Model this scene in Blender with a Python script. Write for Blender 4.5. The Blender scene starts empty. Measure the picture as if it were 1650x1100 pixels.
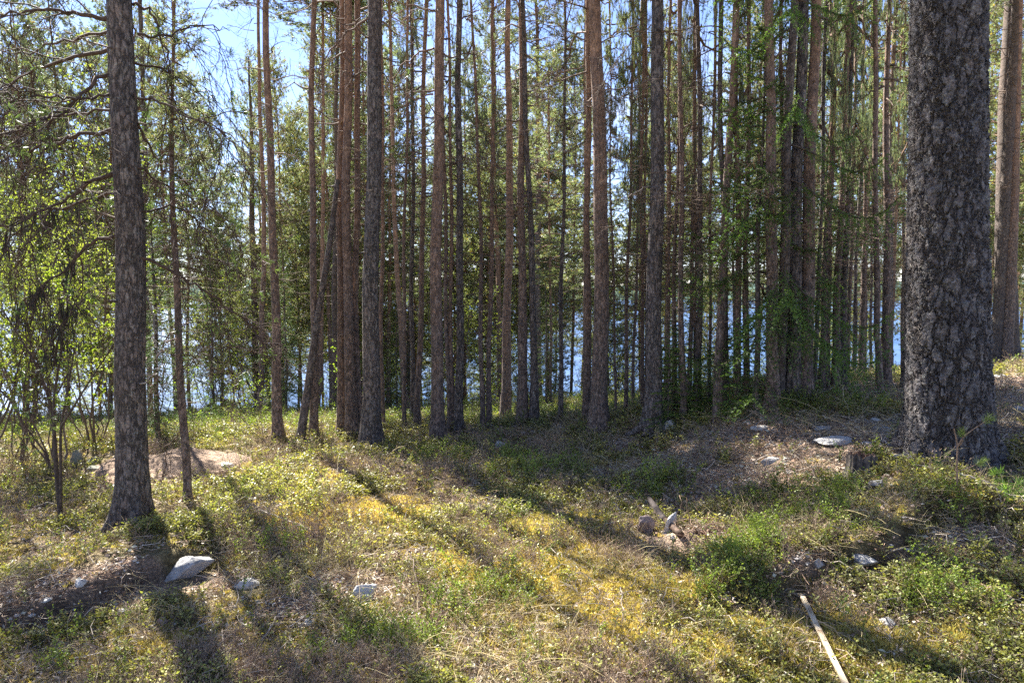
import bpy, math, random
import numpy as np
from mathutils import Vector, Matrix

SC = bpy.context.scene
COL = SC.collection
R = math.radians
rnd = random.Random(7)
rng = np.random.default_rng(7)

# ------------------------------------------------------------------ camera
CZ = 1.75
FPX = 1100.0                       # focal length in pixels of the 1650 wide photograph
PITCH = math.atan(72 / FPX)
cam = bpy.data.cameras.new('camera'); cam.lens = 24.0; cam.sensor_width = 36.0
cam.clip_start = 0.05; cam.clip_end = 9000
camo = bpy.data.objects.new('camera', cam); COL.objects.link(camo)
camo.location = (0, 0, CZ); camo.rotation_euler = (math.pi / 2 - PITCH, 0, 0)
SC.camera = camo

# ------------------------------------------------------------------ sky, sun, exposure
SUN_AZ = -34.5                     # degrees from +Y towards +X
SUN_EL = 45.0
SC.view_settings.view_transform = 'Standard'
SC.view_settings.look = 'None'
SC.view_settings.gamma = 1.0
SC.view_settings.use_curve_mapping = False
SC.view_settings.exposure = 2.42
SC.cycles.max_bounces = 7
SC.cycles.diffuse_bounces = 3
SC.cycles.transmission_bounces = 4
SC.cycles.transparent_max_bounces = 4
SC.cycles.sample_clamp_indirect = 3.0
SC.cycles.use_denoising = False

world = bpy.data.worlds.new('World'); SC.world = world; world.use_nodes = True
wn = world.node_tree; wn.nodes.clear()
w_out = wn.nodes.new('ShaderNodeOutputWorld')
w_bg = wn.nodes.new('ShaderNodeBackground'); w_bg.inputs['Strength'].default_value = 0.051
sky = wn.nodes.new('ShaderNodeTexSky'); sky.sky_type = 'NISHITA'; sky.sun_disc = False
sky.sun_elevation = R(SUN_EL); sky.sun_rotation = R(SUN_AZ)
sky.air_density = 1.0; sky.dust_density = 0.05; sky.ozone_density = 2.5
w_tc = wn.nodes.new('ShaderNodeTexCoord')
w_map = wn.nodes.new('ShaderNodeMapping'); w_map.inputs['Scale'].default_value = (1, 1, 3.0)
w_no = wn.nodes.new('ShaderNodeTexNoise'); w_no.inputs['Scale'].default_value = 2.3
w_no.inputs['Detail'].default_value = 7; w_no.inputs['Roughness'].default_value = 0.6
w_rp = wn.nodes.new('ShaderNodeMapRange'); w_rp.inputs['From Min'].default_value = 0.54
w_rp.inputs['From Max'].default_value = 0.70; w_rp.inputs['To Max'].default_value = 0.6
w_mx = wn.nodes.new('ShaderNodeMix'); w_mx.data_type = 'RGBA'
w_mx.inputs[7].default_value = (5.6, 5.9, 6.4, 1)
wn.links.new(w_tc.outputs['Generated'], w_map.inputs['Vector'])
wn.links.new(w_map.outputs[0], w_no.inputs['Vector'])
wn.links.new(w_no.outputs['Fac'], w_rp.inputs['Value'])
wn.links.new(w_rp.outputs[0], w_mx.inputs[0])
w_t = wn.nodes.new('ShaderNodeMix'); w_t.data_type = 'RGBA'; w_t.blend_type = 'MULTIPLY'; w_t.inputs[0].default_value = 1; w_t.inputs[7].default_value = (.98, .93, 1.12, 1)
wn.links.new(sky.outputs[0], w_t.inputs[6]); wn.links.new(w_t.outputs[2], w_mx.inputs[6])
wn.links.new(w_mx.outputs[2], w_bg.inputs['Color'])
wn.links.new(w_bg.outputs[0], w_out.inputs['Surface'])

sun = bpy.data.lights.new('sun', 'SUN'); sun.energy = 5.0; sun.angle = R(0.53); sun.color = (1, .96, .89)
suno = bpy.data.objects.new('sun', sun); COL.objects.link(suno)
sd = Vector((math.sin(R(SUN_AZ)) * math.cos(R(SUN_EL)), math.cos(R(SUN_AZ)) * math.cos(R(SUN_EL)), math.sin(R(SUN_EL))))
suno.location = sd * 60; suno.rotation_euler = sd.to_track_quat('Z', 'Y').to_euler()

# ------------------------------------------------------------------ numeric helpers
def _hash(ix, iy, seed):
    h = (ix.astype(np.int64) * 374761393 + iy.astype(np.int64) * 668265263 + seed * 974711) & 0xffffffff
    h = ((h ^ (h >> 13)) * 1274126177) & 0xffffffff
    return ((h ^ (h >> 16)) & 0xffffff) / float(0xffffff)

def vnoise(x, y, seed=0):
    x = np.asarray(x, float); y = np.asarray(y, float)
    ix = np.floor(x); iy = np.floor(y); fx = x - ix; fy = y - iy
    fx = fx * fx * (3 - 2 * fx); fy = fy * fy * (3 - 2 * fy)
    a = _hash(ix, iy, seed); b = _hash(ix + 1, iy, seed); c = _hash(ix, iy + 1, seed); d = _hash(ix + 1, iy + 1, seed)
    return (a * (1 - fx) + b * fx) * (1 - fy) + (c * (1 - fx) + d * fx) * fy

def fbm(x, y, seed=0, octv=4, rough=.5):
    s = 0; a = 1; t = 0
    for i in range(octv):
        s = s + a * vnoise(x * 2 ** i + i * 17.3, y * 2 ** i - i * 9.1, seed + i); t += a; a *= rough
    return s / t

def sst(a, b, x):
    t = np.clip((x - a) / (b - a), 0, 1); return t * t * (3 - 2 * t)

def gauss(x, y, cx, cy, sx, sy, ang=0):
    c, s = math.cos(ang), math.sin(ang); dx = x - cx; dy = y - cy
    u = (dx * c + dy * s) / sx; v = (-dx * s + dy * c) / sy
    return np.exp(-(u * u + v * v))

LAKE_Z = -7.0
HUMPS = []
def ground_smooth(x, y):
    x = np.asarray(x, float); y = np.asarray(y, float)
    crest = 23.5 + 2.0 * sst(4, 14, x)
    z = -0.135 * np.clip(y - 9, 0, crest - 9) - 0.30 * np.clip(y - crest, 0, 30)
    z = z + 0.075 * np.clip(x, 0, 40) + 0.035 * np.clip(x, -60, 0)
    z = z + 0.42 * sst(2.6, 4.6, y) * sst(0.9, 2.9, x) * (1 - sst(6.5, 13, y))       # bank under the big pine
    z = z + 0.16 * gauss(x, y, -0.9, 6.1, 2.2, 1.3)                                    # heathy mound in the middle
    z = z - 0.10 * gauss(x, y, -2.7, 3.7, 1.0, 0.5) - 0.10 * sst(3.4, 2.2, y)
    z = z + 0.10 * gauss(x, y, 2.6, 7.6, 2.5, 1.2)
    z = z + 0.35 * gauss(x, y, -3.9, 8.3, 2.2, 1.2) * 0.35
    # shore and lake bed
    return z

def ground(x, y):
    x = np.asarray(x, float); y = np.asarray(y, float)
    z = ground_smooth(x, y)
    far = 1 - sst(60, 120, np.abs(y) + np.abs(x))
    z = z + far * (0.24 * (fbm(x * .45, y * .45, 11, 3) - .5) + 0.13 * (fbm(x * 1.6, y * 1.6, 5, 3) - .5) + 0.045 * (fbm(x * 6, y * 6, 9, 3) - .5))
    for (hx_, hy_, hr_, hh_) in HUMPS: z = z + hh_ * np.exp(-((x - hx_) ** 2 + (y - hy_) ** 2) / hr_ ** 2)
    z = z + .55 * (fbm(x * .33 + 4, y * .33, 15, 2) - .5) * sst(12, 17, y) * far
    # little ledge of bare soil on the lower left
    z = z + 0.13 * sst(3.50, 3.62, y - .10 * x + .22 * (vnoise(x * 3.3, y * 3, 13) - .5)) * sst(.9, 1.3, x) * sst(3.1, 2.6, x) * (1 - sst(3.8, 4.8, y))
    e = y - .85 * (x + 2.6) - 4.0 + .16 * (vnoise(x * 4, y * 4, 3) - .5)
    z = z + 0.15 * sst(-.05, .07, e) * sst(1.3, .35, e) * sst(-1.95, -2.3, x) * sst(-4.6, -3.8, x)
    z = z - 0.09 * gauss(x, y, 1.16, 4.28, .15, .10) + .03 * gauss(x, y, 1.2, 4.5, .25, .08)
    return z

SHX, SHY = -math.sin(R(SUN_AZ)) / math.tan(R(SUN_EL)), -math.cos(R(SUN_AZ)) / math.tan(R(SUN_EL))
def shades_front(x, y, z, h0, h1, rad=1.0):
    """would a crown between the heights h0 and h1 throw its shadow on the sunny ground in front?"""
    h = np.linspace(h0, h1, 12) + z; X = x + SHX * h; Y = y + SHY * h
    return bool(((X > -3.6 - rad) & (X < 4.2 + rad) & (Y > 2.0 - rad) & (Y < 6.1 + rad)).any())

def ray(px, py):
    u = (px - 825) / FPX; v = -(py - 550) / FPX
    c, s = math.cos(PITCH), math.sin(PITCH)
    return np.array([u, c + v * s, v * c - s])      # y component ~1

def at_depth(px, py, Y):
    d = ray(px, py); return np.array([0, 0, CZ]) + d * (Y / d[1])

def on_ground(px, py, tmax=60):
    d = ray(px, py); d = d / d[1]
    t = np.arange(1.2, tmax, .02)
    P = d[None] * t[:, None]; P[:, 2] += CZ
    g = ground(P[:, 0], P[:, 1])
    k = np.argmax(P[:, 2] < g)
    if not (P[:, 2] < g).any(): k = len(t) - 1
    p = P[k]; return np.array([p[0], p[1], float(ground(p[0], p[1]))])

_h = [(on_ground(a_, b_), r_) for a_, b_, r_ in ((213, 846, .30), (1528, 738, .55), (597, 723, .30), (705, 714, .25), (965, 693, .32), (1052, 695, .35), (1246, 657, .3), (1276, 642, .3), (1296, 641, .3), (739, 698, .25), (567, 706, .4), (448, 705, .25))]
HUMPS += [(p_[0], p_[1], r_, .05) for p_, r_ in _h]

# ------------------------------------------------------------------ mesh helpers
class MB:
    """collects quads (numpy) with a material slot and a colour per vertex"""
    def __init__(self): self.v = []; self.f = []; self.m = []; self.c = []; self.sm = []; self.n = 0
    def add(self, v, f, mat=0, col=(1, 1, 1), smooth=False):
        v = np.asarray(v, float).reshape(-1, 3); f = np.asarray(f, int).reshape(-1, 4)
        col = np.asarray(col, float)
        if col.ndim == 1: col = np.broadcast_to(col, (len(v), 3))
        self.v.append(v); self.f.append(f + self.n); self.m.append(np.full(len(f), mat)); self.c.append(col)
        self.sm.append(np.full(len(f), smooth)); self.n += len(v)
    def tube(self, pts, rad, sides=5, mat=0, col=(1, 1, 1), prof=None, smooth=True, cap=False):
        pts = np.asarray(pts, float); rad = np.asarray(rad, float) * np.ones(len(pts))
        t = np.gradient(pts, axis=0); t /= np.linalg.norm(t, axis=1)[:, None] + 1e-9
        ref = np.array([0, 0, 1.]) if abs(t[0][2]) < .8 else np.array([1., 0, 0])
        if abs(t[:, 2]).max() > .95 and ref[2] == 1: ref = np.array([.31, .95, .02])
        a = np.cross(t, ref); a /= np.linalg.norm(a, axis=1)[:, None] + 1e-9
        b = np.cross(t, a)
        th = np.linspace(0, 2 * np.pi, sides, endpoint=False)
        rr = rad[:, None] * np.ones(sides)
        if prof is not None: rr = rr * prof
        v = pts[:, None] + rr[..., None] * (np.cos(th)[None, :, None] * a[:, None] + np.sin(th)[None, :, None] * b[:, None])
        n = len(pts); i = np.arange(n - 1)[:, None]; j = np.arange(sides)[None]
        f = np.stack([i * sides + j, i * sides + (j + 1) % sides, (i + 1) * sides + (j + 1) % sides, (i + 1) * sides + j], -1)
        self.add(v.reshape(-1, 3), f.reshape(-1, 4), mat, col, smooth)
        if cap and sides >= 4:
            for base in (0, (n - 1) * sides):
                k = sides // 2
                for q in range(k - 1):
                    self.f.append(np.array([[base + q, base + q + 1, base + sides - 2 - q, base + sides - 1 - q]]) + self.n - n * sides)
                    self.m.append(np.array([mat])); self.sm.append(np.array([False]))
    def blades(self, P, D, n, L, W, spread, mat=0, col=(1, 1, 1), cvar=.25, up=0.0, lvar=.4, g=None, mid=.5):
        g = g or rng
        P = np.repeat(P, n, 0); D = np.repeat(D, n, 0)
        d = D + spread * g.normal(size=P.shape); d[:, 2] += up
        d /= np.linalg.norm(d, axis=1)[:, None] + 1e-9
        s = np.cross(d, g.normal(size=P.shape)); s /= np.linalg.norm(s, axis=1)[:, None] + 1e-9
        L = L * (1 + lvar * (g.random(len(P)) - .5))[:, None]
        nz = np.cross(d, s) * W * .12
        v = np.stack([P, P + d * L * mid + s * W / 2, P + d * L + nz, P + d * L * mid - s * W / 2], 1)
        m = len(P)
        c = np.asarray(col, float)
        if c.ndim == 1: c = np.broadcast_to(c, (m, 3))
        elif len(c) != m: c = np.repeat(c, n, 0)
        k = 1 + cvar * (g.random((m, 1)) - .5) * 2
        c = c * k * (1 + .12 * (g.random((m, 3)) - .5))
        c = np.repeat(c, 4, 0)
        self.add(v.reshape(-1, 3), np.arange(4 * m).reshape(-1, 4), mat, c)
    def arrays(self):
        return (np.concatenate(self.v), np.concatenate(self.f), np.concatenate(self.m), np.concatenate(self.c), np.concatenate(self.sm))
    def mesh(self, name, mats):
        return raw_mesh(name, *self.arrays(), mats)
    def build(self, name, mats, parent=None, loc=None):
        o = bpy.data.objects.new(name, self.mesh(name, mats)); COL.objects.link(o)
        if parent: o.parent = parent
        if loc is not None: o.location = loc
        return o

def raw_mesh(name, v, f, m, c, sm, mats):
    me = bpy.data.meshes.new(name)
    nf = len(f)
    me.vertices.add(len(v)); me.vertices.foreach_set('co', v.astype(np.float32).ravel())
    me.loops.add(nf * 4); me.loops.foreach_set('vertex_index', f.astype(np.int32).ravel())
    me.polygons.add(nf); me.polygons.foreach_set('loop_start', np.arange(0, nf * 4, 4, dtype=np.int32))
    me.polygons.foreach_set('material_index', m.astype(np.int32))
    me.polygons.foreach_set('use_smooth', sm.astype(bool))
    at = me.color_attributes.new('Col', 'FLOAT_COLOR', 'POINT')
    cc = np.ones((len(v), 4), np.float32); cc[:, :3] = np.clip(c, 0, 1); at.data.foreach_set('color', cc.ravel())
    for x in (mats if isinstance(mats, (list, tuple)) else [mats]): me.materials.append(x)
    me.update(calc_edges=True)
    return me

def tag(o, label=None, cat=None, group=None, kind=None):
    if label: o['label'] = label
    if cat: o['category'] = cat
    if group: o['group'] = group
    if kind: o['kind'] = kind
    return o

def empty(name, loc, label, cat, group=None):
    o = bpy.data.objects.new(name, None); COL.objects.link(o); o.location = loc; o.empty_display_size = .2
    return tag(o, label, cat, group)

def child(name, mesh, parent, loc=(0, 0, 0), rot=(0, 0, 0), sc=1.0):
    o = bpy.data.objects.new(name, mesh); COL.objects.link(o); o.parent = parent
    o.location = loc; o.rotation_euler = rot; o.scale = (sc,) * 3 if not hasattr(sc, '__len__') else sc
    return o

# ------------------------------------------------------------------ materials
def newmat(name):
    m = bpy.data.materials.new(name); m.use_nodes = True; nt = m.node_tree; nt.nodes.clear()
    out = nt.nodes.new('ShaderNodeOutputMaterial'); return m, nt, out
def N(nt, t, **kw):
    n = nt.nodes.new(t)
    for k, v in kw.items():
        if k in n.inputs: n.inputs[k].default_value = v
        else: setattr(n, k, v)
    return n
def ramp(nt, fac, stops):
    r = nt.nodes.new('ShaderNodeValToRGB'); e = r.color_ramp.elements
    e[0].position, e[0].color = stops[0][0], (*stops[0][1], 1); e[1].position, e[1].color = stops[-1][0], (*stops[-1][1], 1)
    for p, c in stops[1:-1]:
        q = e.new(p); q.color = (*c, 1)
    nt.links.new(fac, r.inputs[0]); return r.outputs[0]
def mixc(nt, fac, a, b, mode='MIX'):
    m = nt.nodes.new('ShaderNodeMix'); m.data_type = 'RGBA'; m.blend_type = mode
    for i, s in ((0, fac), (6, a), (7, b)):
        if isinstance(s, (int, float)): m.inputs[i].default_value = s
        elif isinstance(s, tuple): m.inputs[i].default_value = (*s, 1)
        else: nt.links.new(s, m.inputs[i])
    return m.outputs[2]
def math_(nt, op, a, b=None, clamp=False):
    m = nt.nodes.new('ShaderNodeMath'); m.operation = op; m.use_clamp = clamp
    for i, s in ((0, a), (1, b)):
        if s is None: continue
        if isinstance(s, (int, float)): m.inputs[i].default_value = s
        else: nt.links.new(s, m.inputs[i])
    return m.outputs[0]

def leaf_mat(name, rough=.5, transl=.4, tcol=(1.1, 1.15, .6), spec=.3):
    m, nt, out = newmat(name)
    a = N(nt, 'ShaderNodeAttribute', attribute_name='Col')
    oi = N(nt, 'ShaderNodeObjectInfo')
    k = math_(nt, 'ADD', math_(nt, 'MULTIPLY', oi.outputs['Random'], .3), .85)
    hs = N(nt, 'ShaderNodeHueSaturation'); nt.links.new(a.outputs['Color'], hs.inputs['Color']); nt.links.new(k, hs.inputs['Value'])
    nt.links.new(math_(nt, 'ADD', math_(nt, 'MULTIPLY', oi.outputs['Random'], .03), .485), hs.inputs['Hue'])
    b = N(nt, 'ShaderNodeBsdfPrincipled', Roughness=rough); b.inputs['Specular IOR Level'].default_value = spec
    t = N(nt, 'ShaderNodeBsdfTranslucent')
    nt.links.new(hs.outputs[0], b.inputs['Base Color'])
    nt.links.new(mixc(nt, 1.0, hs.outputs[0], tcol, 'MULTIPLY'), t.inputs['Color'])
    mx = N(nt, 'ShaderNodeMixShader'); mx.inputs[0].default_value = transl
    nt.links.new(b.outputs[0], mx.inputs[1]); nt.links.new(t.outputs[0], mx.inputs[2]); nt.links.new(mx.outputs[0], out.inputs['Surface'])
    return m

M_NEEDLE = leaf_mat('pine_needles', .42, .46, (1.15, 1.22, .72), .35)
M_SPRUCE = leaf_mat('spruce_needles', .5, .4, (1.2, 1.3, .45), .3)
M_BIRCH = leaf_mat('birch_leaves', .5, .5, (1.3, 1.3, .4), .3)
M_SHRUB = leaf_mat('shrub_leaves', .46, .35, (1.2, 1.25, .5), .35)
M_MOSS = leaf_mat('moss', .8, .35, (1.0, 1.05, .7), .1)
M_LITTER = leaf_mat('litter', .8, .12, (1, 1, 1), .15)

def attr_mat(name, rough=.85):
    m, nt, out = newmat(name)
    a = N(nt, 'ShaderNodeAttribute', attribute_name='Col')
    tc = N(nt, 'ShaderNodeTexCoord'); no = N(nt, 'ShaderNodeTexNoise', Scale=35.0, Detail=4.0); nt.links.new(tc.outputs['Object'], no.inputs['Vector'])
    c = mixc(nt, 1.0, a.outputs['Color'], ramp(nt, no.outputs['Fac'], [(.3, (.55, .55, .55)), (.7, (1.35, 1.3, 1.25))]), 'MULTIPLY')
    b = N(nt, 'ShaderNodeBsdfPrincipled', Roughness=rough); b.inputs['Specular IOR Level'].default_value = .2
    nt.links.new(c, b.inputs['Base Color']); nt.links.new(b.outputs[0], out.inputs['Surface'])
    return m
M_TWIG = attr_mat('twig_bark')

def bark_mat(name, low, lowdark, high, h0, h1, plate=30.0, fur=11.0, zs=.6, fz=.3, bump=.6, dist=.02, lichen=.5, displace=0.0, hirand=1.5, furd=1.0):
    """flaky shell-like plates cut by long vertical furrows"""
    m, nt, out = newmat(name)
    tc = N(nt, 'ShaderNodeTexCoord'); oi = N(nt, 'ShaderNodeObjectInfo')
    off = N(nt, 'ShaderNodeVectorMath', operation='MULTIPLY_ADD')
    comb = N(nt, 'ShaderNodeCombineXYZ'); nt.links.new(oi.outputs['Random'], comb.inputs[0]); nt.links.new(oi.outputs['Random'], comb.inputs[2])
    nt.links.new(comb.outputs[0], off.inputs[0]); off.inputs[1].default_value = (31, 17, 43); nt.links.new(tc.outputs['Object'], off.inputs[2])
    def warped(zsc, nscale, amp):
        mp = N(nt, 'ShaderNodeMapping'); mp.inputs['Scale'].default_value = (1, 1, zsc); nt.links.new(off.outputs[0], mp.inputs['Vector'])
        wob = N(nt, 'ShaderNodeTexNoise', Scale=nscale, Detail=4.0, Roughness=.6); nt.links.new(mp.outputs[0], wob.inputs['Vector'])
        wv = N(nt, 'ShaderNodeVectorMath', operation='MULTIPLY_ADD'); nt.links.new(wob.outputs['Color'], wv.inputs[0])
        wv.inputs[1].default_value = (amp,) * 3; nt.links.new(mp.outputs[0], wv.inputs[2]); return wv.outputs[0]
    wf = warped(zs, plate * .9, 1.3 / plate); wg = warped(fz, fur * 1.6, 1.9 / fur)
    v1 = N(nt, 'ShaderNodeTexVoronoi', feature='DISTANCE_TO_EDGE', Scale=fur); nt.links.new(wg, v1.inputs['Vector'])
    v2 = N(nt, 'ShaderNodeTexVoronoi', feature='F1', Scale=plate); nt.links.new(wf, v2.inputs['Vector'])
    v3 = N(nt, 'ShaderNodeTexVoronoi', feature='F1', Scale=plate * .6); nt.links.new(wf, v3.inputs['Vector'])
    fn = N(nt, 'ShaderNodeTexNoise', Scale=85.0, Detail=6.0, Roughness=.7); nt.links.new(off.outputs[0], fn.inputs['Vector'])
    bn = N(nt, 'ShaderNodeTexNoise', Scale=5.0, Detail=5.0, Roughness=.6); nt.links.new(off.outputs[0], bn.inputs['Vector'])
    crack = math_(nt, 'SUBTRACT', math_(nt, 'MULTIPLY', bn.outputs['Fac'], 1.9, True), math_(nt, 'MULTIPLY', v1.outputs['Distance'], 7.0, True), True)
    s2 = N(nt, 'ShaderNodeSeparateColor'); nt.links.new(v2.outputs['Color'], s2.inputs[0])
    s3 = N(nt, 'ShaderNodeSeparateColor'); nt.links.new(v3.outputs['Color'], s3.inputs[0])
    h = math_(nt, 'ADD', math_(nt, 'MULTIPLY', s2.outputs[0], .55), math_(nt, 'MULTIPLY', s3.outputs[1], .45))
    h = math_(nt, 'SUBTRACT', h, math_(nt, 'MULTIPLY', v2.outputs['Distance'], .35))
    h = math_(nt, 'SUBTRACT', h, math_(nt, 'MULTIPLY', crack, furd))
    h = math_(nt, 'ADD', h, math_(nt, 'MULTIPLY', fn.outputs['Fac'], .55))
    plc = mixc(nt, s2.outputs[0], tuple(x * .72 for x in low), tuple(x * 1.5 for x in low))
    plc = mixc(nt, math_(nt, 'MULTIPLY', s3.outputs[2], .3), plc, (low[0] * 1.35, low[1] * .95, low[2] * .8))
    plc = mixc(nt, math_(nt, 'MULTIPLY', crack, .8), plc, lowdark)
    plc = mixc(nt, 1.0, plc, ramp(nt, v2.outputs['Distance'], [(.25, (.85, .85, .85)), (.62, (1.45, 1.45, 1.42))]), 'MULTIPLY')
    hic = mixc(nt, s3.outputs[0], tuple(x * .62 for x in high), tuple(min(1, x * 1.15) for x in high))
    hic = mixc(nt, math_(nt, 'MULTIPLY', crack, .45), hic, tuple(x * .4 for x in high))
    sx = N(nt, 'ShaderNodeSeparateXYZ'); nt.links.new(tc.outputs['Object'], sx.inputs[0])
    zz = math_(nt, 'ADD', sx.outputs[2], math_(nt, 'MULTIPLY', bn.outputs['Fac'], 2.4))
    zz = math_(nt, 'SUBTRACT', zz, math_(nt, 'MULTIPLY', oi.outputs['Random'], hirand))
    mr = N(nt, 'ShaderNodeMapRange'); mr.inputs['From Min'].default_value = h0; mr.inputs['From Max'].default_value = h1; nt.links.new(zz, mr.inputs['Value'])
    c = mixc(nt, mr.outputs[0], plc, hic)
    li = N(nt, 'ShaderNodeTexNoise', Scale=30.0, Detail=6.0, Roughness=.75); nt.links.new(off.outputs[0], li.inputs['Vector'])
    lf = N(nt, 'ShaderNodeMapRange'); lf.inputs['From Min'].default_value = .57; lf.inputs['From Max'].default_value = .66; lf.inputs['To Max'].default_value = lichen
    nt.links.new(li.outputs['Fac'], lf.inputs['Value'])
    lfac = math_(nt, 'MULTIPLY', lf.outputs[0], math_(nt, 'SUBTRACT', 1.0, math_(nt, 'MULTIPLY', mr.outputs[0], .8)))
    c = mixc(nt, lfac, c, (.32, .33, .29))
    c = mixc(nt, 1.0, c, ramp(nt, bn.outputs['Fac'], [(.3, (.68, .68, .72)), (.7, (1.25, 1.2, 1.13))]), 'MULTIPLY')
    c = mixc(nt, 1.0, c, ramp(nt, fn.outputs['Fac'], [(.3, (.6, .6, .6)), (.7, (1.4, 1.4, 1.4))]), 'MULTIPLY')
    b = N(nt, 'ShaderNodeBsdfPrincipled', Roughness=.8); b.inputs['Specular IOR Level'].default_value = .3
    nt.links.new(c, b.inputs['Base Color'])
    bp = N(nt, 'ShaderNodeBump', Strength=bump, Distance=dist); nt.links.new(h, bp.inputs['Height']); nt.links.new(bp.outputs[0], b.inputs['Normal'])
    nt.links.new(b.outputs[0], out.inputs['Surface'])
    if displace:
        dp = N(nt, 'ShaderNodeDisplacement', Scale=displace, Midlevel=.3); nt.links.new(h, dp.inputs['Height'])
        nt.links.new(dp.outputs[0], out.inputs['Displacement']); m.displacement_method = 'BOTH'
    return m

M_BARK = bark_mat('pine_bark', (.115, .10, .09), (.035, .03, .026), (.27, .175, .125), 4.5, 9, 42, 26, .55, .28, .9, .014, .8)
M_BARKRED = bark_mat('red_pine_bark', (.135, .105, .088), (.042, .034, .028), (.37, .225, .145), 1.4, 6.0, 40, 28, .6, .3, .7, .011, .45)
M_BARKBIG = bark_mat('old_pine_bark', (.11, .106, .106), (.03, .023, .019), (.30, .165, .10), 9, 14, 56, 13, .85, .4, .6, .008, .8, .022, furd=.8)
M_BARKDARK = bark_mat('dark_bark', (.09, .075, .065), (.028, .022, .019), (.16, .115, .085), 4, 9, 40, 26, .6, .3, .6, .01, .5)

# ------------------------------------------------------------------ ground, lake, hills
def graded(lo, fine0, fine1, hi, step, grow, cap=400):
    a = [fine0]
    while a[-1] < fine1: a.append(a[-1] + step)
    s = step; up = [a[-1]]
    while up[-1] < hi: s = min(s * grow, cap); up.append(up[-1] + s)
    s = step; dn = [fine0]
    while dn[-1] > lo: s = min(s * grow, cap); dn.append(dn[-1] - s)
    return np.array(dn[:0:-1] + a + up[1:])
gx = graded(-4200, -6.0, 6.6, 4200, .045, 1.045)
gy = graded(-60, 1.6, 9.0, 4200, .04, 1.03)
GX, GY = np.meshgrid(gx, gy)
GZ = ground(GX, GY)
GZ = np.maximum(GZ, -11.0)

P_ = {}
def wpt(px, py): return on_ground(px, py)[:2]
# patches of the forest floor, as world-space spots
def patch(x, y, pts, soft=.35):
    s = np.zeros_like(np.asarray(x, float))
    for (px, py, rx, ry, k) in pts:
        if (px, py) not in P_: P_[(px, py)] = wpt(px, py)
        c = P_[(px, py)]
        s = np.maximum(s, k * gauss(x, y, c[0], c[1], rx, ry))
    return s
BARE = [(1600, 690, .9, .5, 1), (1500, 640, 2.2, 1.0, .9), (130, 968, .6, .14, 1), (220, 945, .3, .12, .9), (1130, 868, .22, .16, 1.1), (1150, 722, 1.1, .55, 1), (1330, 715, 1.3, .7, 1), (1420, 700, 1.0, .8, 1), (1240, 735, .9, .45, .9), (1610, 640, 1.4, 1.2, 1), (1020, 712, .6, .35, .6), (880, 690, .8, .6, .5),
        (60, 955, .5, .22, 1), (160, 935, .45, .2, .9), (20, 985, .4, .16, .9), (560, 940, .42, .22, .95), (480, 975, .3, .15, .7), (650, 900, .35, .16, .7), (360, 940, .3, .18, .8), (1110, 858, .33, .2, 1), (1060, 870, .25, .12, .7),
        (1300, 905, .4, .1, .8), (1400, 915, .35, .1, .6), (1560, 880, .35, .15, .6), (250, 775, .9, .4, .8), (380, 760, .5, .3, .7)]
YMOSS = [(900, 900, .8, .4, 1), (840, 850, .6, .3, .8), (1150, 1050, .8, .3, 1), (1420, 1050, .7, .3, .9), (600, 830, .5, .3, .7), (1000, 960, .5, .25, .8), (250, 1050, .35, .2, .7), (1300, 1000, .4, .2, .8), (480, 740, .6, .4, .3)]
BILB = [(780, 980, .35, .2, 1), (1180, 920, .3, .18, 1), (620, 1050, .35, .12, 1), (1530, 960, .4, .2, .8), (110, 1080, .25, .12, .8), (930, 770, 1.2, .7, .8), (760, 750, 1, .5, .6), (1060, 790, 1.0, .5, .7), (1330, 660, 1.2, .6, .8), (470, 890, .3, .15, .8), (1400, 820, .8, .4, .9), (1250, 800, .6, .3, .6)]
def masks(x, y):
    n1 = fbm(x * 1.1, y * 1.1, 31, 4); n2 = fbm(x * 2.7, y * 2.7, 47, 4); n3 = fbm(x * .7, y * .7, 77, 3)
    bare = patch(x, y, BARE); bare = sst(.3, .62, bare + .75 * (n2 - .5) + .15 * (n1 - .5))
    moss = sst(.32, .62, patch(x, y, YMOSS) * .75 + 1.0 * (n1 - .375))
    bil = sst(.35, .62, patch(x, y, BILB) * .8 + .8 * (n3 - .42) + .5 * (n2 - .5))
    return bare, moss, bil

gb, gm, gl = masks(GX, GY)
nA = fbm(GX * 9, GY * 9, 91, 3)[..., None]
soil = np.array([.32, .25, .195]); moss = np.array([.31, .26, .12]); green = np.array([.22, .19, .105]); bed = np.array([.10, .09, .07])
gc = green * (1 - gm[..., None]) + moss * gm[..., None]
gc = gc * (1 - gb[..., None]) + soil * gb[..., None]
gc = gc * (.65 + .7 * nA)
slp = np.abs(np.gradient(GZ, axis=0) / np.gradient(GY, axis=0)); gc = gc * (1 - .45 * (sst(.5, 1.1, slp) * (GY < 8))[..., None])   # raw dark humus in the cut edges
gc[GZ < LAKE_Z + .1] = bed
ny, nx = GX.shape
ii, jj = np.meshgrid(np.arange(ny - 1), np.arange(nx - 1), indexing='ij')
gf = np.stack([ii * nx + jj, ii * nx + jj + 1, (ii + 1) * nx + jj + 1, (ii + 1) * nx + jj], -1).reshape(-1, 4)

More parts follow.
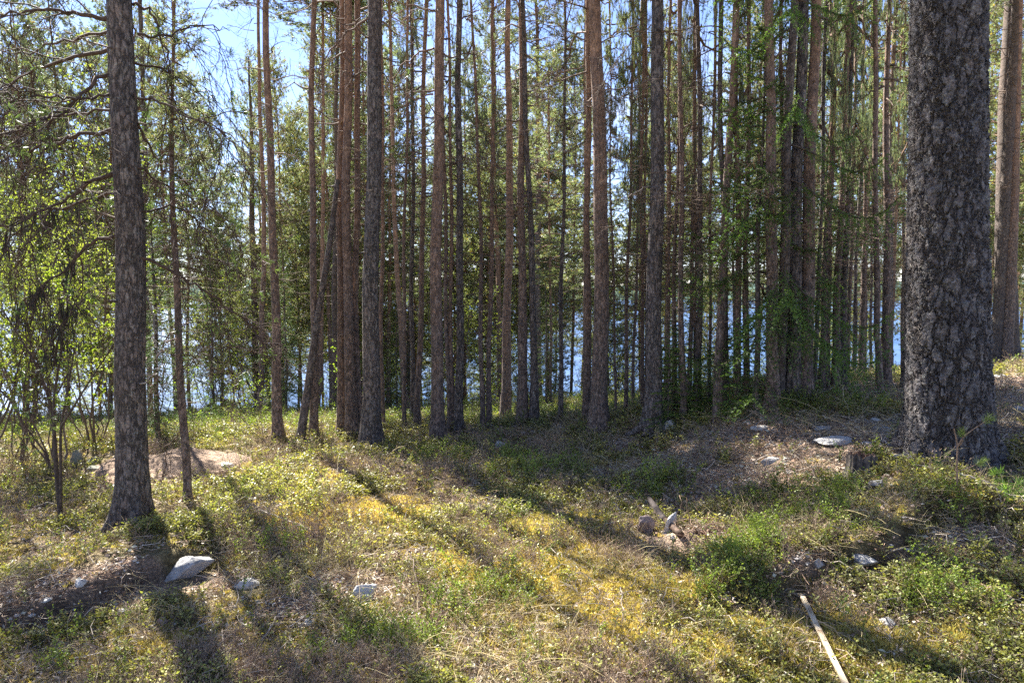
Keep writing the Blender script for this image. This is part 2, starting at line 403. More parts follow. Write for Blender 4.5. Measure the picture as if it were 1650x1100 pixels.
m, nt, out = newmat('forest_floor')
a = N(nt, 'ShaderNodeAttribute', attribute_name='Col'); tc = N(nt, 'ShaderNodeTexCoord')
n1 = N(nt, 'ShaderNodeTexNoise', Scale=55.0, Detail=6.0, Roughness=.7); nt.links.new(tc.outputs['Object'], n1.inputs['Vector'])
n2 = N(nt, 'ShaderNodeTexNoise', Scale=9.0, Detail=5.0, Roughness=.65); nt.links.new(tc.outputs['Object'], n2.inputs['Vector'])
vo = N(nt, 'ShaderNodeTexVoronoi', Scale=110.0); nt.links.new(tc.outputs['Object'], vo.inputs['Vector'])
c = mixc(nt, 1.0, a.outputs['Color'], ramp(nt, n1.outputs['Fac'], [(.3, (.35, .32, .3)), (.5, (.95, .9, .85)), (.72, (1.9, 1.8, 1.7))]), 'MULTIPLY')
c = mixc(nt, 1.0, c, ramp(nt, n2.outputs['Fac'], [(.35, (.7, .68, .66)), (.65, (1.25, 1.22, 1.2))]), 'MULTIPLY')
b = N(nt, 'ShaderNodeBsdfPrincipled', Roughness=.95); b.inputs['Specular IOR Level'].default_value = .1
nt.links.new(c, b.inputs['Base Color'])
bp = N(nt, 'ShaderNodeBump', Strength=.9, Distance=.03)
nt.links.new(math_(nt, 'ADD', n1.outputs['Fac'], math_(nt, 'MULTIPLY', vo.outputs['Distance'], .4)), bp.inputs['Height']); nt.links.new(bp.outputs[0], b.inputs['Normal'])
nt.links.new(b.outputs[0], out.inputs['Surface'])
M_FLOOR = m
me = raw_mesh('ground', np.stack([GX, GY, GZ], -1).reshape(-1, 3), gf, np.zeros(len(gf)), gc.reshape(-1, 3), np.ones(len(gf), bool), M_FLOOR)
go = bpy.data.objects.new('ground', me); COL.objects.link(go); tag(go, kind='structure')

m, nt, out = newmat('lake_water')
tc = N(nt, 'ShaderNodeTexCoord'); mp = N(nt, 'ShaderNodeMapping'); mp.inputs['Scale'].default_value = (.5, 1.3, 1); nt.links.new(tc.outputs['Object'], mp.inputs['Vector'])
n1 = N(nt, 'ShaderNodeTexNoise', Scale=1.4, Detail=4.0, Roughness=.6); nt.links.new(mp.outputs[0], n1.inputs['Vector'])
b = N(nt, 'ShaderNodeBsdfDiffuse'); b.inputs['Color'].default_value = (.04, .08, .165, 1)      # choppy water: steep little waves show the blue body colour
gl = N(nt, 'ShaderNodeBsdfGlossy', Roughness=.25); gl.inputs['Color'].default_value = (.9, .95, 1, 1)
bp = N(nt, 'ShaderNodeBump', Strength=.3, Distance=.3); nt.links.new(n1.outputs['Fac'], bp.inputs['Height']); nt.links.new(bp.outputs[0], gl.inputs['Normal'])
n5 = N(nt, 'ShaderNodeTexNoise', Scale=.06, Detail=5.0); mp5 = N(nt, 'ShaderNodeMapping'); mp5.inputs['Scale'].default_value = (.3, 1.6, 1); nt.links.new(tc.outputs['Object'], mp5.inputs['Vector']); nt.links.new(mp5.outputs[0], n5.inputs['Vector'])
mr5 = N(nt, 'ShaderNodeMapRange'); mr5.inputs['From Min'].default_value = .35; mr5.inputs['From Max'].default_value = .65; mr5.inputs['To Min'].default_value = .08; mr5.inputs['To Max'].default_value = .22; nt.links.new(n5.outputs['Fac'], mr5.inputs['Value'])
mxs = N(nt, 'ShaderNodeMixShader'); nt.links.new(mr5.outputs[0], mxs.inputs[0]); nt.links.new(b.outputs[0], mxs.inputs[1]); nt.links.new(gl.outputs[0], mxs.inputs[2])
nt.links.new(mxs.outputs[0], out.inputs['Surface'])
mb = MB(); xs = np.linspace(-4300, 4300, 30); ys = np.linspace(24, 4300, 30); X, Y = np.meshgrid(xs, ys)
ii, jj = np.meshgrid(np.arange(29), np.arange(29), indexing='ij')
mb.add(np.stack([X, Y, X * 0 + LAKE_Z], -1), np.stack([ii * 30 + jj, ii * 30 + jj + 1, (ii + 1) * 30 + jj + 1, (ii + 1) * 30 + jj], -1))
tag(mb.build('lake', [m]), kind='structure')

m, nt, out = newmat('far_forest_haze_tint')
tc = N(nt, 'ShaderNodeTexCoord'); n1 = N(nt, 'ShaderNodeTexNoise', Scale=.05, Detail=8.0, Roughness=.7); nt.links.new(tc.outputs['Object'], n1.inputs['Vector'])
b = N(nt, 'ShaderNodeBsdfPrincipled', Roughness=1.0); b.inputs['Specular IOR Level'].default_value = 0
nt.links.new(ramp(nt, n1.outputs['Fac'], [(.3, (.035, .06, .055)), (.7, (.085, .125, .10))]), b.inputs['Base Color']); nt.links.new(b.outputs[0], out.inputs['Surface'])  # bluish green puts the haze of distance into the hill colour
mb = MB(); na = 420; th = np.linspace(R(-62), R(62), na); rr = np.linspace(0, 1, 12)
TH, RR = np.meshgrid(th, rr); D0 = 1500 + 250 * np.sin(TH * 3 + 1)
DD = D0 + RR * 900
hgt = (28 + 45 * fbm(TH * 5 + 9, TH * 0 + 3, 61, 4)) * np.sin(RR * np.pi / 2) + 7 * vnoise(TH * 220, RR * 12, 8) * (RR > .02)
HZ = LAKE_Z - 1 + hgt + 3 * (RR > 0)
ii, jj = np.meshgrid(np.arange(11), np.arange(na - 1), indexing='ij')
mb.add(np.stack([DD * np.sin(TH), DD * np.cos(TH), HZ], -1), np.stack([ii * na + jj, ii * na + jj + 1, (ii + 1) * na + jj + 1, (ii + 1) * na + jj], -1))
tag(mb.build('hills', [m]), kind='structure')

# ------------------------------------------------------------------ tree parts
WOODC = np.array([.20, .125, .085])
def arc(p0, d, L, n, bend, wig=.06, g=rng):
    """curved line from p0 along d, bent by the vector bend over its length"""
    d = np.asarray(d, float); d = d / np.linalg.norm(d)
    t = np.linspace(0, 1, n)[:, None]
    p = np.asarray(p0) + d * t * L + np.asarray(bend) * (t ** 2) * L
    w = np.cumsum(g.normal(size=(n, 3)) * wig * L / n, 0); w -= w[0]
    return p + w

def pine_crown(seed, Lc=9.0, Rmax=1.9, nb=95, green=(.15, .175, .105), dens=1.0, nbl=12):
    g = np.random.default_rng(seed); mb = MB(); TP = []; TD = []
    for i in range(nb):
        f = (i // 4 * 4 + 2 + 1.2 * g.normal()) / nb; f = min(1, max(0, f))       # whorls, 0 bottom .. 1 top
        z = f * Lc
        rad = Rmax * (np.clip(1.05 - f, 0, 1) ** .75) * (.45 + .55 * min(1, f * 4 + .15)) * (.55 + .6 * g.random()) + .18
        az = i * 2.39996 + g.normal() * .5
        el = R(-14 + 62 * f ** 1.2 + g.normal() * 9)
        d = np.array([math.cos(az) * math.cos(el), math.sin(az) * math.cos(el), math.sin(el)])
        br = arc((0, 0, z), d, rad, 9, (0, 0, .22 if f > .25 else .05), .22, g)
        mb.tube(br, np.linspace(.011 + .010 * (1 - f), .003, 9), 4, 1, WOODC * (1.1 if f > .3 else .8))
        ns = int(4 + rad * 8)
        for s in range(ns):
            u = .28 + .72 * (s + g.random()) / ns; k = min(8, int(u * 8)); p = br[k] + (br[min(8, k + 1)] - br[k]) * (u * 8 - k if k < 8 else 0)
            td = d + .9 * g.normal(size=3) * np.array([1, 1, .5]); td[2] += .25; td /= np.linalg.norm(td)
            l = (.16 + .34 * g.random()) * (1.25 - .6 * u) * (rad * .35 + .55)
            sh = arc(p, td, l, 4, (0, 0, .3), .15, g)
            mb.tube(sh, np.linspace(.0035, .0018, 4), 3, 1, WOODC * .9)
            nt_ = max(2, int(l * 18 * dens))
            for q in range(nt_):
                w = (.3 + .7 * (q + .6) / nt_) * 3; k2 = min(2, int(w)); pp = sh[k2] + (sh[k2 + 1] - sh[k2]) * (w - k2)
                TP.append(pp + g.normal(size=3) * .02); TD.append(td + .35 * g.normal(size=3) + np.array([0, 0, .25]))
    TP = np.array(TP); TD = np.array(TD); TD /= np.linalg.norm(TD, axis=1)[:, None]
    cl = np.array(green) * (0.8 + .5 * g.random((len(TP), 1))) * np.where(g.random((len(TP), 1)) < .06, [[1.6, 1.05, .7]], [[1, 1, 1]])
    mb.blades(TP, TD, nbl, .082, .0125, .6, 0, cl, .3, g=g)
    return mb.mesh('crown', [M_NEEDLE, M_TWIG])

def dead_twigs(mb, br, g, r0=.004, col=(.15, .12, .10), n=8, l0=.35, droop=-.1, sub=True, leafP=None, leafD=None, lp=0):
    m_ = len(br) - 1
    for s in range(n):
        u = .2 + .8 * (s + g.random()) / n; k = min(m_ - 1, int(u * m_)); p = br[k] + (br[k + 1] - br[k]) * (u * m_ - k)
        t = br[k + 1] - br[k]; t /= np.linalg.norm(t) + 1e-9
        d = t + .85 * g.normal(size=3); d[2] += droop; d /= np.linalg.norm(d)
        l = l0 * (.35 + .9 * g.random()) * (1.2 - .6 * u)
        tw = arc(p, d, l, 5, (0, 0, droop * 1.5), .35, g)
        mb.tube(tw, np.linspace(r0, r0 * .4, 5), 3, 0, np.array(col) * (.7 + .6 * g.random()))
        if leafP is not None and g.random() < lp:
            leafP.append(tw[-1]); leafD.append(d)
            leafP.append(tw[3]); leafD.append(d)
        if sub:
            for q in range(3):
                j = 1 + int(g.random() * 3.9); dd = d + g.normal(size=3) * .9; dd[2] += droop; dd /= np.linalg.norm(dd)
                t2 = arc(tw[min(j, 4)], dd, l * (.25 + .4 * g.random()), 3, (0, 0, droop), .4, g)
                mb.tube(t2, [r0 * .55, r0 * .4, r0 * .25], 3, 0, np.array(col) * (.7 + .6 * g.random()))

def dead_branches(seed, z0=0, z1=7.0, nb=34, Lmax=1.6):
    """thin bare branches below the crown, local z from 0 to z1"""
    g = np.random.default_rng(seed); mb = MB()
    for i in range(nb):
        f = ((i + g.random()) / nb) ** .7; z = z0 + (z1 - z0) * f
        az = i * 2.4 + g.normal() * .5; el = R(g.normal() * 14 - 2)
        L = (.18 + Lmax * f * (.25 + .75 * g.random()))
        d = np.array([math.cos(az) * math.cos(el), math.sin(az) * math.cos(el), math.sin(el)])
        br = arc((0, 0, z), d, L, 8, (0, 0, g.normal() * .12 - .05), .3, g)
        cc = np.array([.17, .125, .098]) * (.7 + .6 * g.random())
        mb.tube(br, np.linspace(.011, .003, 8), 4, 0, cc)
        dead_twigs(mb, br, g, .0035, cc, int(2 + L * 5), .3 * L + .12, -.05)
    return mb.mesh('branchwork', [M_TWIG])

def spruce_crown(seed, H=9, Rb=1.2, nb=110, green=(.06, .105, .03), hang=1.0, f0=.06, thin=0.0, den=1.0):
    g = np.random.default_rng(seed); mb = MB(); TP = []; TD = []
    for i in range(nb):
        f = f0 + (1 - f0) * (i + g.random()) / nb
        if g.random() < thin: continue
        z = f * H; L = Rb * (1 - f) ** .8 * (.6 + .55 * g.random()) + .12
        az = i * 2.39996 + g.normal() * .4; el = R(-12 + 40 * f)
        d = np.array([math.cos(az) * math.cos(el), math.sin(az) * math.cos(el), math.sin(el)])
        n = 10; t = np.linspace(0, 1, n)
        br = np.array([0, 0, z]) + d * (t * L)[:, None]; br[:, 2] += L * (-.55 * hang * t ** 1.3 + .42 * hang * t ** 3.5)
        br += np.cumsum(g.normal(size=(n, 3)) * .006 * L, 0)
        mb.tube(br, np.linspace(.011, .003, n), 4, 1, np.array([.11, .085, .065]))
        side = np.cross(d, [0, 0, 1]); side /= np.linalg.norm(side)
        ns = int(6 + 17 * L)
        for s in range(ns):
            u = .12 + .88 * (s + g.random()) / ns; k = min(n - 2, int(u * (n - 1))); p = br[k] + (br[k + 1] - br[k]) * (u * (n - 1) - k)
            sd_ = side * (1 if s % 2 else -1)
            td = sd_ * .8 + d * .75 + np.array([0, 0, -.35 * hang * (.5 + g.random())]); td /= np.linalg.norm(td)
            l = .32 * L * (1.15 - u) + .06 + .06 * g.random()
            sh = arc(p, td, l, 4, (0, 0, -.5 * hang), .08, g)
            m_ = max(3, int(l * 32 * den)); w = np.linspace(0, 2.999, m_); kk = w.astype(int)
            pp = sh[kk] + (sh[kk + 1] - sh[kk]) * (w - kk)[:, None]
            TP += list(pp); TD += [td] * m_
        m_ = int(L * 34 * den); w = np.linspace(n * .25, n - 1.001, m_); kk = w.astype(int)
        TP += list(br[kk] + (br[kk + 1] - br[kk]) * (w - kk)[:, None]); TD += [d] * m_
    TP = np.array(TP); TD = np.array(TD)
    cl = np.array(green) * (.75 + .6 * g.random((len(TP), 1)))
    mb.blades(TP, TD, 5, .032, .0075, .62, 0, cl, .3, g=g)
    return mb.mesh('crown', [M_SPRUCE, M_TWIG])

def leafy(seed, H=4.5, ns=7, R0=.9, leaf=.028, col=(.23, .28, .085), nl=6.0, stemr=.014, stemc=(.13, .10, .08), up=1.0):
    """multi-stemmed broadleaved shrub: returns (stems mesh, leaves mesh)"""
    g = np.random.default_rng(seed); ms = MB(); ml = MB(); LP = []; LD = []
    for s in range(ns):
        az = g.random() * 6.28; tilt = .10 + .22 * g.random(); h = H * (.55 + .5 * g.random())
        d = np.array([math.cos(az) * tilt * R0, math.sin(az) * tilt * R0, 1]); p0 = np.array([math.cos(az), math.sin(az), 0]) * .10 * R0 * g.random()
        st = arc(p0 - np.array([0, 0, .05]), d, h, 14, (math.cos(az) * .1, math.sin(az) * .1, 0), .22, g)
        ms.tube(st, np.linspace(stemr * h / H, .003, 14), 6, 0, np.array(stemc) * (.8 + .5 * g.random()))
        nb = int(h * 6)
        for b_ in range(nb):
            u = .18 + .82 * (b_ + g.random()) / nb; k = min(12, int(u * 13)); p = st[k] + (st[k + 1] - st[k]) * (u * 13 - k)
            a2 = g.random() * 6.28; dd = np.array([math.cos(a2), math.sin(a2), .55 + .5 * g.random()]); l = (.3 + .7 * g.random()) * (1.15 - .75 * u) * R0 * .8
            br = arc(p, dd, l, 6, (0, 0, .1 * up), .3, g)
            ms.tube(br, np.linspace(.005, .0018, 6), 3, 0, np.array(stemc) * .8)
            for q in range(4):
                k2 = 1 + int(g.random() * 4.9); d3 = dd + g.normal(size=3) * .8; tw = arc(br[min(5, k2)], d3, l * .4, 4, (0, 0, 0), .3, g)
                ms.tube(tw, [.0025, .002, .0017, .0015], 3, 0, np.array(stemc) * .8)
                m_ = max(2, int(l * .4 * 22 * nl / 3)); w = g.random(m_) * 2.99; kk = w.astype(int)
                LP += list(tw[kk] + (tw[kk + 1] - tw[kk]) * (w - kk)[:, None]); LD += [d3 / np.linalg.norm(d3)] * m_
    LP = np.array(LP); LD = np.array(LD)
    ml.blades(LP, LD, 2, leaf, leaf * .72, .9, 0, np.array(col) * (.8 + .45 * g.random((len(LP), 1))), .25, g=g, mid=.45)
    return ms.mesh('stems', [M_TWIG]), ml.mesh('leaves', [M_BIRCH])

# shared crown and branch meshes
CROWNS = [pine_crown(100 + i, 9.0, 1.5 + .16 * i, 92 + 5 * i, dens=1.0) for i in range(5)]
CROWN_THIN = [pine_crown(160 + i, 9.0, 1.6 + .2 * i, 58, dens=.7) for i in range(4)]
CROWN_LIGHT = [pine_crown(120 + i, 9.0, 1.8, 112, (.21, .235, .12), 1.0) for i in range(3)]
CROWN_BG = [pine_crown(180 + i, 9.0, 2.6, 104, ((.185, .21, .12), (.155, .18, .115), (.22, .24, .12))[i], 1.0, 13) for i in range(3)]
CROWN_LUSH = pine_crown(140, 9.0, 1.75, 150, (.15, .175, .10), 1.1)
DEADS = [dead_branches(200 + i, nb=22 + 4 * i, Lmax=1.25 + .2 * i) for i in range(4)]
SPRUCES = [spruce_crown(300, 8, 1.15), spruce_crown(301, 8, .85, 90, (.08, .13, .035))]
YSPRUCE = spruce_crown(310, 2.4, .62, 46, (.12, .21, .035), .35, .03, den=1.0)
LEAFY = [leafy(400 + i, 4.2 + .4 * i, 6 + i % 3, 1.0) for i in range(3)]
SAPL = [leafy(420 + i, 1.7, 3, .55, .026, (.23, .31, .05), 3, .007) for i in range(2)]

def trunk_mesh(path, rad, mat, sides=14, flare=.45, lobes=5, seed=0, nseg=None, root=None):
    """smooth trunk through the key points (n,3) relative to the base; flare and roots at the foot"""
    path = np.asarray(path, float); rad = np.asarray(rad, float)
    zk = path[:, 2]; H = zk[-1]
    z = np.concatenate([np.linspace(-.12, .6, 12), np.linspace(.6, H, nseg or 30)[1:]])
    def sm(vals):
        # monotone-ish smooth interpolation
        v = np.interp(z, zk, vals); k = np.ones(5) / 5; w = np.convolve(np.pad(v, 2, 'edge'), k, 'valid'); w[:3] = v[:3]; w[-3:] = v[-3:]; return w
    g = np.random.default_rng(seed)
    x = sm(path[:, 0]); y = sm(path[:, 1]); r = sm(rad)
    ph = g.random() * 6
    x = x + (.013 * np.sin(z * 1.3 + ph) + .009 * np.sin(z * 2.9 + 2 * ph)) * np.clip(z, 0, 1); y = y + .015 * np.cos(z * 1.1 + ph) * np.clip(z, 0, 1)
    th = np.linspace(0, 2 * np.pi, sides, endpoint=False)
    fl = np.exp(-np.clip(z, 0, None) / (r[0] * 1.1 + .03))
    lob = (.55 + .45 * np.cos(lobes * th + g.random() * 6)) * (.7 + .5 * g.random(sides))
    prof = 1 + flare * fl[:, None] * lob[None] + .03 * g.normal(size=(len(z), sides)) * .6
    mb = MB()
    v = np.stack([x[:, None] + r[:, None] * prof * np.cos(th), y[:, None] + r[:, None] * prof * np.sin(th), z[:, None] + 0 * prof], -1)
    n = len(z); i = np.arange(n - 1)[:, None]; j = np.arange(sides)[None]
    f = np.stack([i * sides + j, i * sides + (j + 1) % sides, (i + 1) * sides + (j + 1) % sides, (i + 1) * sides + j], -1)
    mb.add(v.reshape(-1, 3), f.reshape(-1, 4), 0, (1, 1, 1), True)
    for q in range(int(5 + 2 * min(7, H)) if sides >= 12 else 0):      # broken branch stubs
        zq = .6 + (min(H, 7) - .6) * g.random(); k = np.searchsorted(z, zq) - 1; a_ = g.random() * 6.28; rr = r[k]; ln = rr + .02 + .07 * g.random() ** 2
        d = np.array([math.cos(a_), math.sin(a_), .35 * g.normal() * .5]); c0 = np.array([x[k], y[k], zq]); sr = .004 + .006 * g.random()
        mb.tube(np.array([c0 + d * rr * .7, c0 + d * (rr + ln) * .55, c0 + d * ln]), [sr * 1.5, sr, sr * .6], 5, 0, cap=True)
    if root is not None:
        for (ax, ln) in root:
            pts = np.array([[math.cos(ax) * s * ln, math.sin(ax) * s * ln, .20 * (1 - s) ** 2.2 - .012 * s] for s in np.linspace(.1, 1, 7)])
            mb.tube(pts, np.linspace(r[0] * .6, .012, 7), 8, 0)
    return mb.mesh('trunk', [mat])

exec_crown = [0]
def pine(label, base, keys, H=None, cb=None, mat='g', crown='n', cs=None, dead=True, cat='pine tree', name='pine_tree', group=None, sides=14, flare=.65, branches=None, root=None, seed=None, dsc=1.0):
    """base pixel -> foot on the terrain; keys = [(px, py, width_px), ...] from the foot upwards"""
    seed = seed if seed is not None else int(base[0] * 7 + base[1])
    g = np.random.default_rng(seed)
    P0 = on_ground(*base[:2]); Y = P0[1]
    pts = [np.zeros(3)]; rads = [base[2] / 2 / FPX * Y]
    for (px, py, w) in keys:
        q = at_depth(px, py, Y) - P0; pts.append(q); rads.append(w / 2 / FPX * Y)
    if H is None: H = 13 + 22 * rads[0] + g.random() * 2
    a_, b_ = pts[-2], pts[-1]
    sl = (b_ - a_) / (b_[2] - a_[2]) if len(pts) > 1 else np.array([0, 0, 1.])
    top = b_ + sl * (H - b_[2]) * .8; top[2] = H
    if H > b_[2] + .5: pts.append(top); rads.append(.02)
    ps = np.array(pts); rs = np.array(rads)
    o = empty(name, P0, label, cat, group)
    M = {'g': M_BARK, 'r': M_BARKRED, 'd': M_BARKDARK}[mat]
    child('trunk', trunk_mesh(ps, rs, M, sides, flare, seed=seed, root=root), o)
    if cb is None:
        cb = H * (.60 + .10 * g.random())
        if keys[-1][1] > 110: cb = min(cb, max(2.2, b_[2] * .88))      # the photo shows its crown starting here
    if crown:
        cm = {'n': CROWN_THIN[int(g.random() * 4)], 'l': CROWN_LIGHT[int(g.random() * 3)], 'u': CROWN_LUSH}[crown]
        p = np.array([np.interp(cb, ps[:, 2], ps[:, i]) for i in range(3)])
        sl2 = (ps[-1] - p) / (ps[-1][2] - p[2])
        s = (H + .15 - cb) / 9.0; ws = cs if cs else (.55 + .25 * g.random()) * min(1.0, max(.45, rads[0] / .12))
        if base[0] > 1090: ws *= .75
        if crown != 'u' and shades_front(P0[0], P0[1], P0[2], cb, H, .3): ws *= .42
        # crown leans with the stem
        tilt = Vector(sl2).normalized(); q = Vector((0, 0, 1)).rotation_difference(tilt)
        c = child('crown', cm, o, p, (q @ Matrix.Rotation(g.random() * 6.28, 3, 'Z').to_quaternion()).to_euler(), (ws, ws, s))
    if dead:
        k = DEADS[int(g.random() * 4)]; z1 = cb; zs = z1 / 7.0
        pm = np.array([np.interp(z1 * .5, ps[:, 2], ps[:, i]) for i in range(3)]); pt = np.array([np.interp(z1, ps[:, 2], ps[:, i]) for i in range(3)])
        sl3 = (pt - 0) / z1; q = Vector((0, 0, 1)).rotation_difference(Vector(sl3).normalized())
        z_lo = .22 * z1
        child('branchwork', k, o, sl3 * z_lo, (q @ Matrix.Rotation(g.random() * 6.28, 3, 'Z').to_quaternion()).to_euler(), (dsc, dsc, (z1 - z_lo) / 7.0))
    if branches:
        for (poly, r0, dy, opts) in branches:
            br_px(o, P0, Y, poly, r0, dy, opts, g)
    return o, P0, ps

def resample(p, n):
    p = np.asarray(p, float); d = np.concatenate([[0], np.cumsum(np.linalg.norm(np.diff(p, axis=0), axis=1))])
    t = np.linspace(0, d[-1], n); v = np.stack([np.interp(t, d, p[:, i]) for i in range(3)], -1)
    if n > 6:
        k = np.array([.25, .5, .25])
        for _ in range(2):
            w = v.copy(); w[1:-1] = .25 * v[:-2] + .5 * v[1:-1] + .25 * v[2:]; v = w
    return v

def br_px(o, P0, Y, poly, r0, dy, opts, g):
    """one limb: poly is its outline in photo pixels, dy how far its tip reaches towards (-) or away from the viewer"""
    n = len(poly); pts = []
    for i, (px, py) in enumerate(poly):
        pts.append(at_depth(px, py, Y + dy * (i / (n - 1))) - P0)
    br = resample(pts, 18); br[1:-1] += g.normal(size=(16, 3)) * .012
    mb = MB(); L = np.linalg.norm(br[-1] - br[0])
    col = np.array(opts.get('col', (.13, .085, .06)))
    r0 = r0 * .82; mb.tube(br, np.linspace(r0, max(.003, r0 * .2), 18), 6, 0, col)
    LP, LD = [], []
    ns = opts.get('subs', int(4 + L * 5))
    for s in range(ns):
        u = .2 + .8 * (s + g.random()) / ns; k = min(16, int(u * 17)); p = br[k]
        t = br[k + 1] - br[k]; t /= np.linalg.norm(t)
        d = t + g.normal(size=3) * .65; d[2] += opts.get('droop', -.15); l = opts.get('sl', .55) * (.4 + .8 * g.random())
        sb = arc(p, d, l, 8, (0, 0, opts.get('droop', -.15) * 1.6), .35, g)
        mb.tube(sb, np.linspace(r0 * .35, .0022, 8), 4, 0, col * (.8 + .4 * g.random()))
        dead_twigs(mb, sb, g, .0026, col * .9, opts.get('tw', 7), l * .45, opts.get('droop', -.15), True, LP, LD, opts.get('leaf', 0))
    mats = [M_TWIG]
    if LP:
        mats.append(M_NEEDLE); mb.blades(np.array(LP), np.array(LD), 14, .06, .006, .75, 1, (.085, .12, .04), .3, g=g)
    if opts.get('lichen'):
        P = []; 
        for k in range(opts['lichen']):
            P.append(br[int(6 + g.random() * 11)] + g.normal(size=3) * [.07, .07, .03])
        P = np.array(P); mb.blades(P, np.tile([0, 0, -1.], (len(P), 1)), 6, .16, .006, .16, 0, (.045, .045, .035), .4, g=g)
    c = mb.build('limb', mats, o); return c

# ------------------------------------------------------------------ the old pine on the right
P0 = on_ground(1528, 738); Yb = P0[1]
o = empty('pine_tree', P0, 'massive old pine with thick flaky grey bark, filling the right of the view', 'pine tree')
q0 = at_depth(1527, 380, Yb) - P0; q1 = at_depth(1529, 0, Yb) - P0
z = np.concatenate([np.arange(-.15, 4.4, .0055), np.linspace(4.5, 19, 40)])
SD = 330; th = np.linspace(0, 2 * np.pi, SD, endpoint=False)
wpx = lambda w: w / 2 / FPX * Yb
rk = np.interp(z, [-.15, 0, .25, .7, q0[2], q1[2], 12, 19], [wpx(140), wpx(132), wpx(122), wpx(115), wpx(107), wpx(101), wpx(85), .02])
xk = np.interp(z, [0, q0[2], q1[2], 19], [0, q0[0], q1[0], q1[0] + .1]); yk = z * 0
g = np.random.default_rng(5)
lob = .5 + .5 * np.cos(5 * th + 1.0); fl = np.exp(-np.clip(z, 0, 9) / .16)
prof = 1 + .14 * fl[:, None] * lob[None] * 3.2
TH, ZZ = np.meshgrid(th, z)
prof = prof + .05 * (fbm(np.cos(TH) * 1.6 + 5, np.sin(TH) * 1.6 + ZZ * .8, 71, 3) - .5) + .05 * (fbm(TH * 6 / (2 * np.pi) * 2, ZZ * 1.2, 72, 3) - .5) * np.minimum(1, np.minimum(TH, 2 * np.pi - TH) * 3)
mb = MB(); n = len(z); i = np.arange(n - 1)[:, None]; j = np.arange(SD)[None]
v = np.stack([xk[:, None] + rk[:, None] * prof * np.cos(TH), yk[:, None] + rk[:, None] * prof * np.sin(TH), ZZ], -1)
mb.add(v, np.stack([i * SD + j, i * SD + (j + 1) % SD, (i + 1) * SD + (j + 1) % SD, (i + 1) * SD + j], -1), 0, (1, 1, 1), True)
mb.build('trunk', [M_BARKBIG], o)
child('crown', CROWNS[4], o, (xk[-1], 0, 8.5), (0, 0, 1), (1.35, 1.35, 1.2))
child('branchwork', DEADS[3], o, (q1[0], 0, 4.6), (0, 0, 2), (1.2, 1.2, .55))

# ------------------------------------------------------------------ pines measured in the photograph
DARKB = dict(col=(.10, .068, .05))
LB = dict(col=(.085, .058, .045), droop=-.26, leaf=.08, tw=12, sl=.75)
pine('dark lichened pine on the left with long arching bare branches over the birch bushes', (213, 846, 50),
     [(214, 700, 47), (206, 400, 43), (200, 200, 39), (191, 0, 35)], H=17, cb=7.5, crown='u', cs=1.5, sides=36, flare=1.0, dsc=1.1,
     branches=[([(180, 26), (110, 20), (50, 18), (-30, 30)], .022, -.3, LB), ([(180, 78), (130, 92), (60, 108), (0, 155), (-40, 200)], .020, .4, LB),
               ([(180, 118), (140, 140), (100, 180), (70, 198), (10, 215)], .019, -.5, LB), ([(182, 178), (130, 180), (50, 205), (-20, 205)], .014, .8, LB),
               ([(184, 208), (120, 222), (40, 242), (-20, 270)], .022, .2, LB), ([(186, 278), (140, 300), (90, 330), (50, 350), (-10, 365)], .022, -.4, dict(LB, lichen=14)),
               ([(187, 312), (130, 325), (80, 340), (30, 372), (-20, 400)], .015, .5, dict(LB, lichen=26)),
               ([(189, 378), (150, 390), (110, 430), (60, 460), (32, 490), (25, 530)], .018, -.2, dict(LB, lichen=40, droop=-.5)),
               ([(110, 428), (100, 470), (120, 500), (92, 540), (80, 580)], .010, -.2, dict(LB, lichen=40, droop=-.7, sl=.35)),
               ([(214, 8), (240, 10), (265, 80), (280, 150)], .016, .3, LB), ([(214, 100), (262, 112), (320, 142), (345, 175)], .014, .9, LB),
               ([(216, 150), (280, 175), (350, 205), (400, 240)], .013, -.6, LB), ([(222, 270), (270, 300), (330, 330)], .012, .5, LB),
               ([(228, 415), (290, 445), (350, 480), (380, 510), (425, 532)], .017, .5, dict(LB, leaf=.02)),
               ([(228, 465), (245, 495), (252, 560)], .013, .3, dict(col=(.3, .28, .27), subs=3, sl=.3, tw=4)),
               ([(222, 55), (250, 60), (320, 40), (370, 50)], .014, .5, LB), ([(222, 200), (250, 260), (300, 290), (310, 350)], .013, .9, LB),
               ([(226, 340), (290, 330), (330, 370), (380, 380)], .012, 1.2, LB),
               ([(178, 50), (90, 70), (30, 90), (-20, 80)], .014, 1.2, LB), ([(182, 150), (110, 160), (40, 150), (-10, 120)], .014, -.8, LB),
               ([(222, 620), (240, 612), (268, 580)], .009, -.3, dict(col=(.3, .28, .27), subs=2, sl=.2, tw=3))])
pine('slim crooked reddish young pine just right of the dark left pine', (303, 808, 13),
     [(299, 720, 13), (290, 600, 11), (286, 450, 10), (283, 380, 9), (281, 250, 7), (278, 100, 4)], H=4.6, cb=2.9, mat='r', crown='l', cs=.42, cat='young pine', dsc=.55,
     branches=[([(285, 200), (250, 230), (225, 290)], .006, .2, dict(LB, leaf=.5)), ([(283, 150), (320, 180), (345, 240)], .006, .3, dict(LB, leaf=.5)),
               ([(287, 520), (260, 560), (240, 640)], .007, .3, DARKB), ([(288, 560), (340, 600), (380, 600)], .006, .3, DARKB), ([(290, 600), (330, 560), (400, 560)], .006, -.2, DARKB), ([(296, 690), (270, 720), (262, 770)], .006, .2, DARKB), ([(285, 420), (330, 440), (350, 500)], .006, .3, dict(LB, leaf=.3))])
pine('pine with a dense needle crown reaching low, left of the leaning dead stem', (448, 705, 18), [(444, 560, 14), (438, 380, 12), (435, 200, 11), (430, 0, 9)], H=13, cb=6.5, crown='n', cs=.6, mat='r')
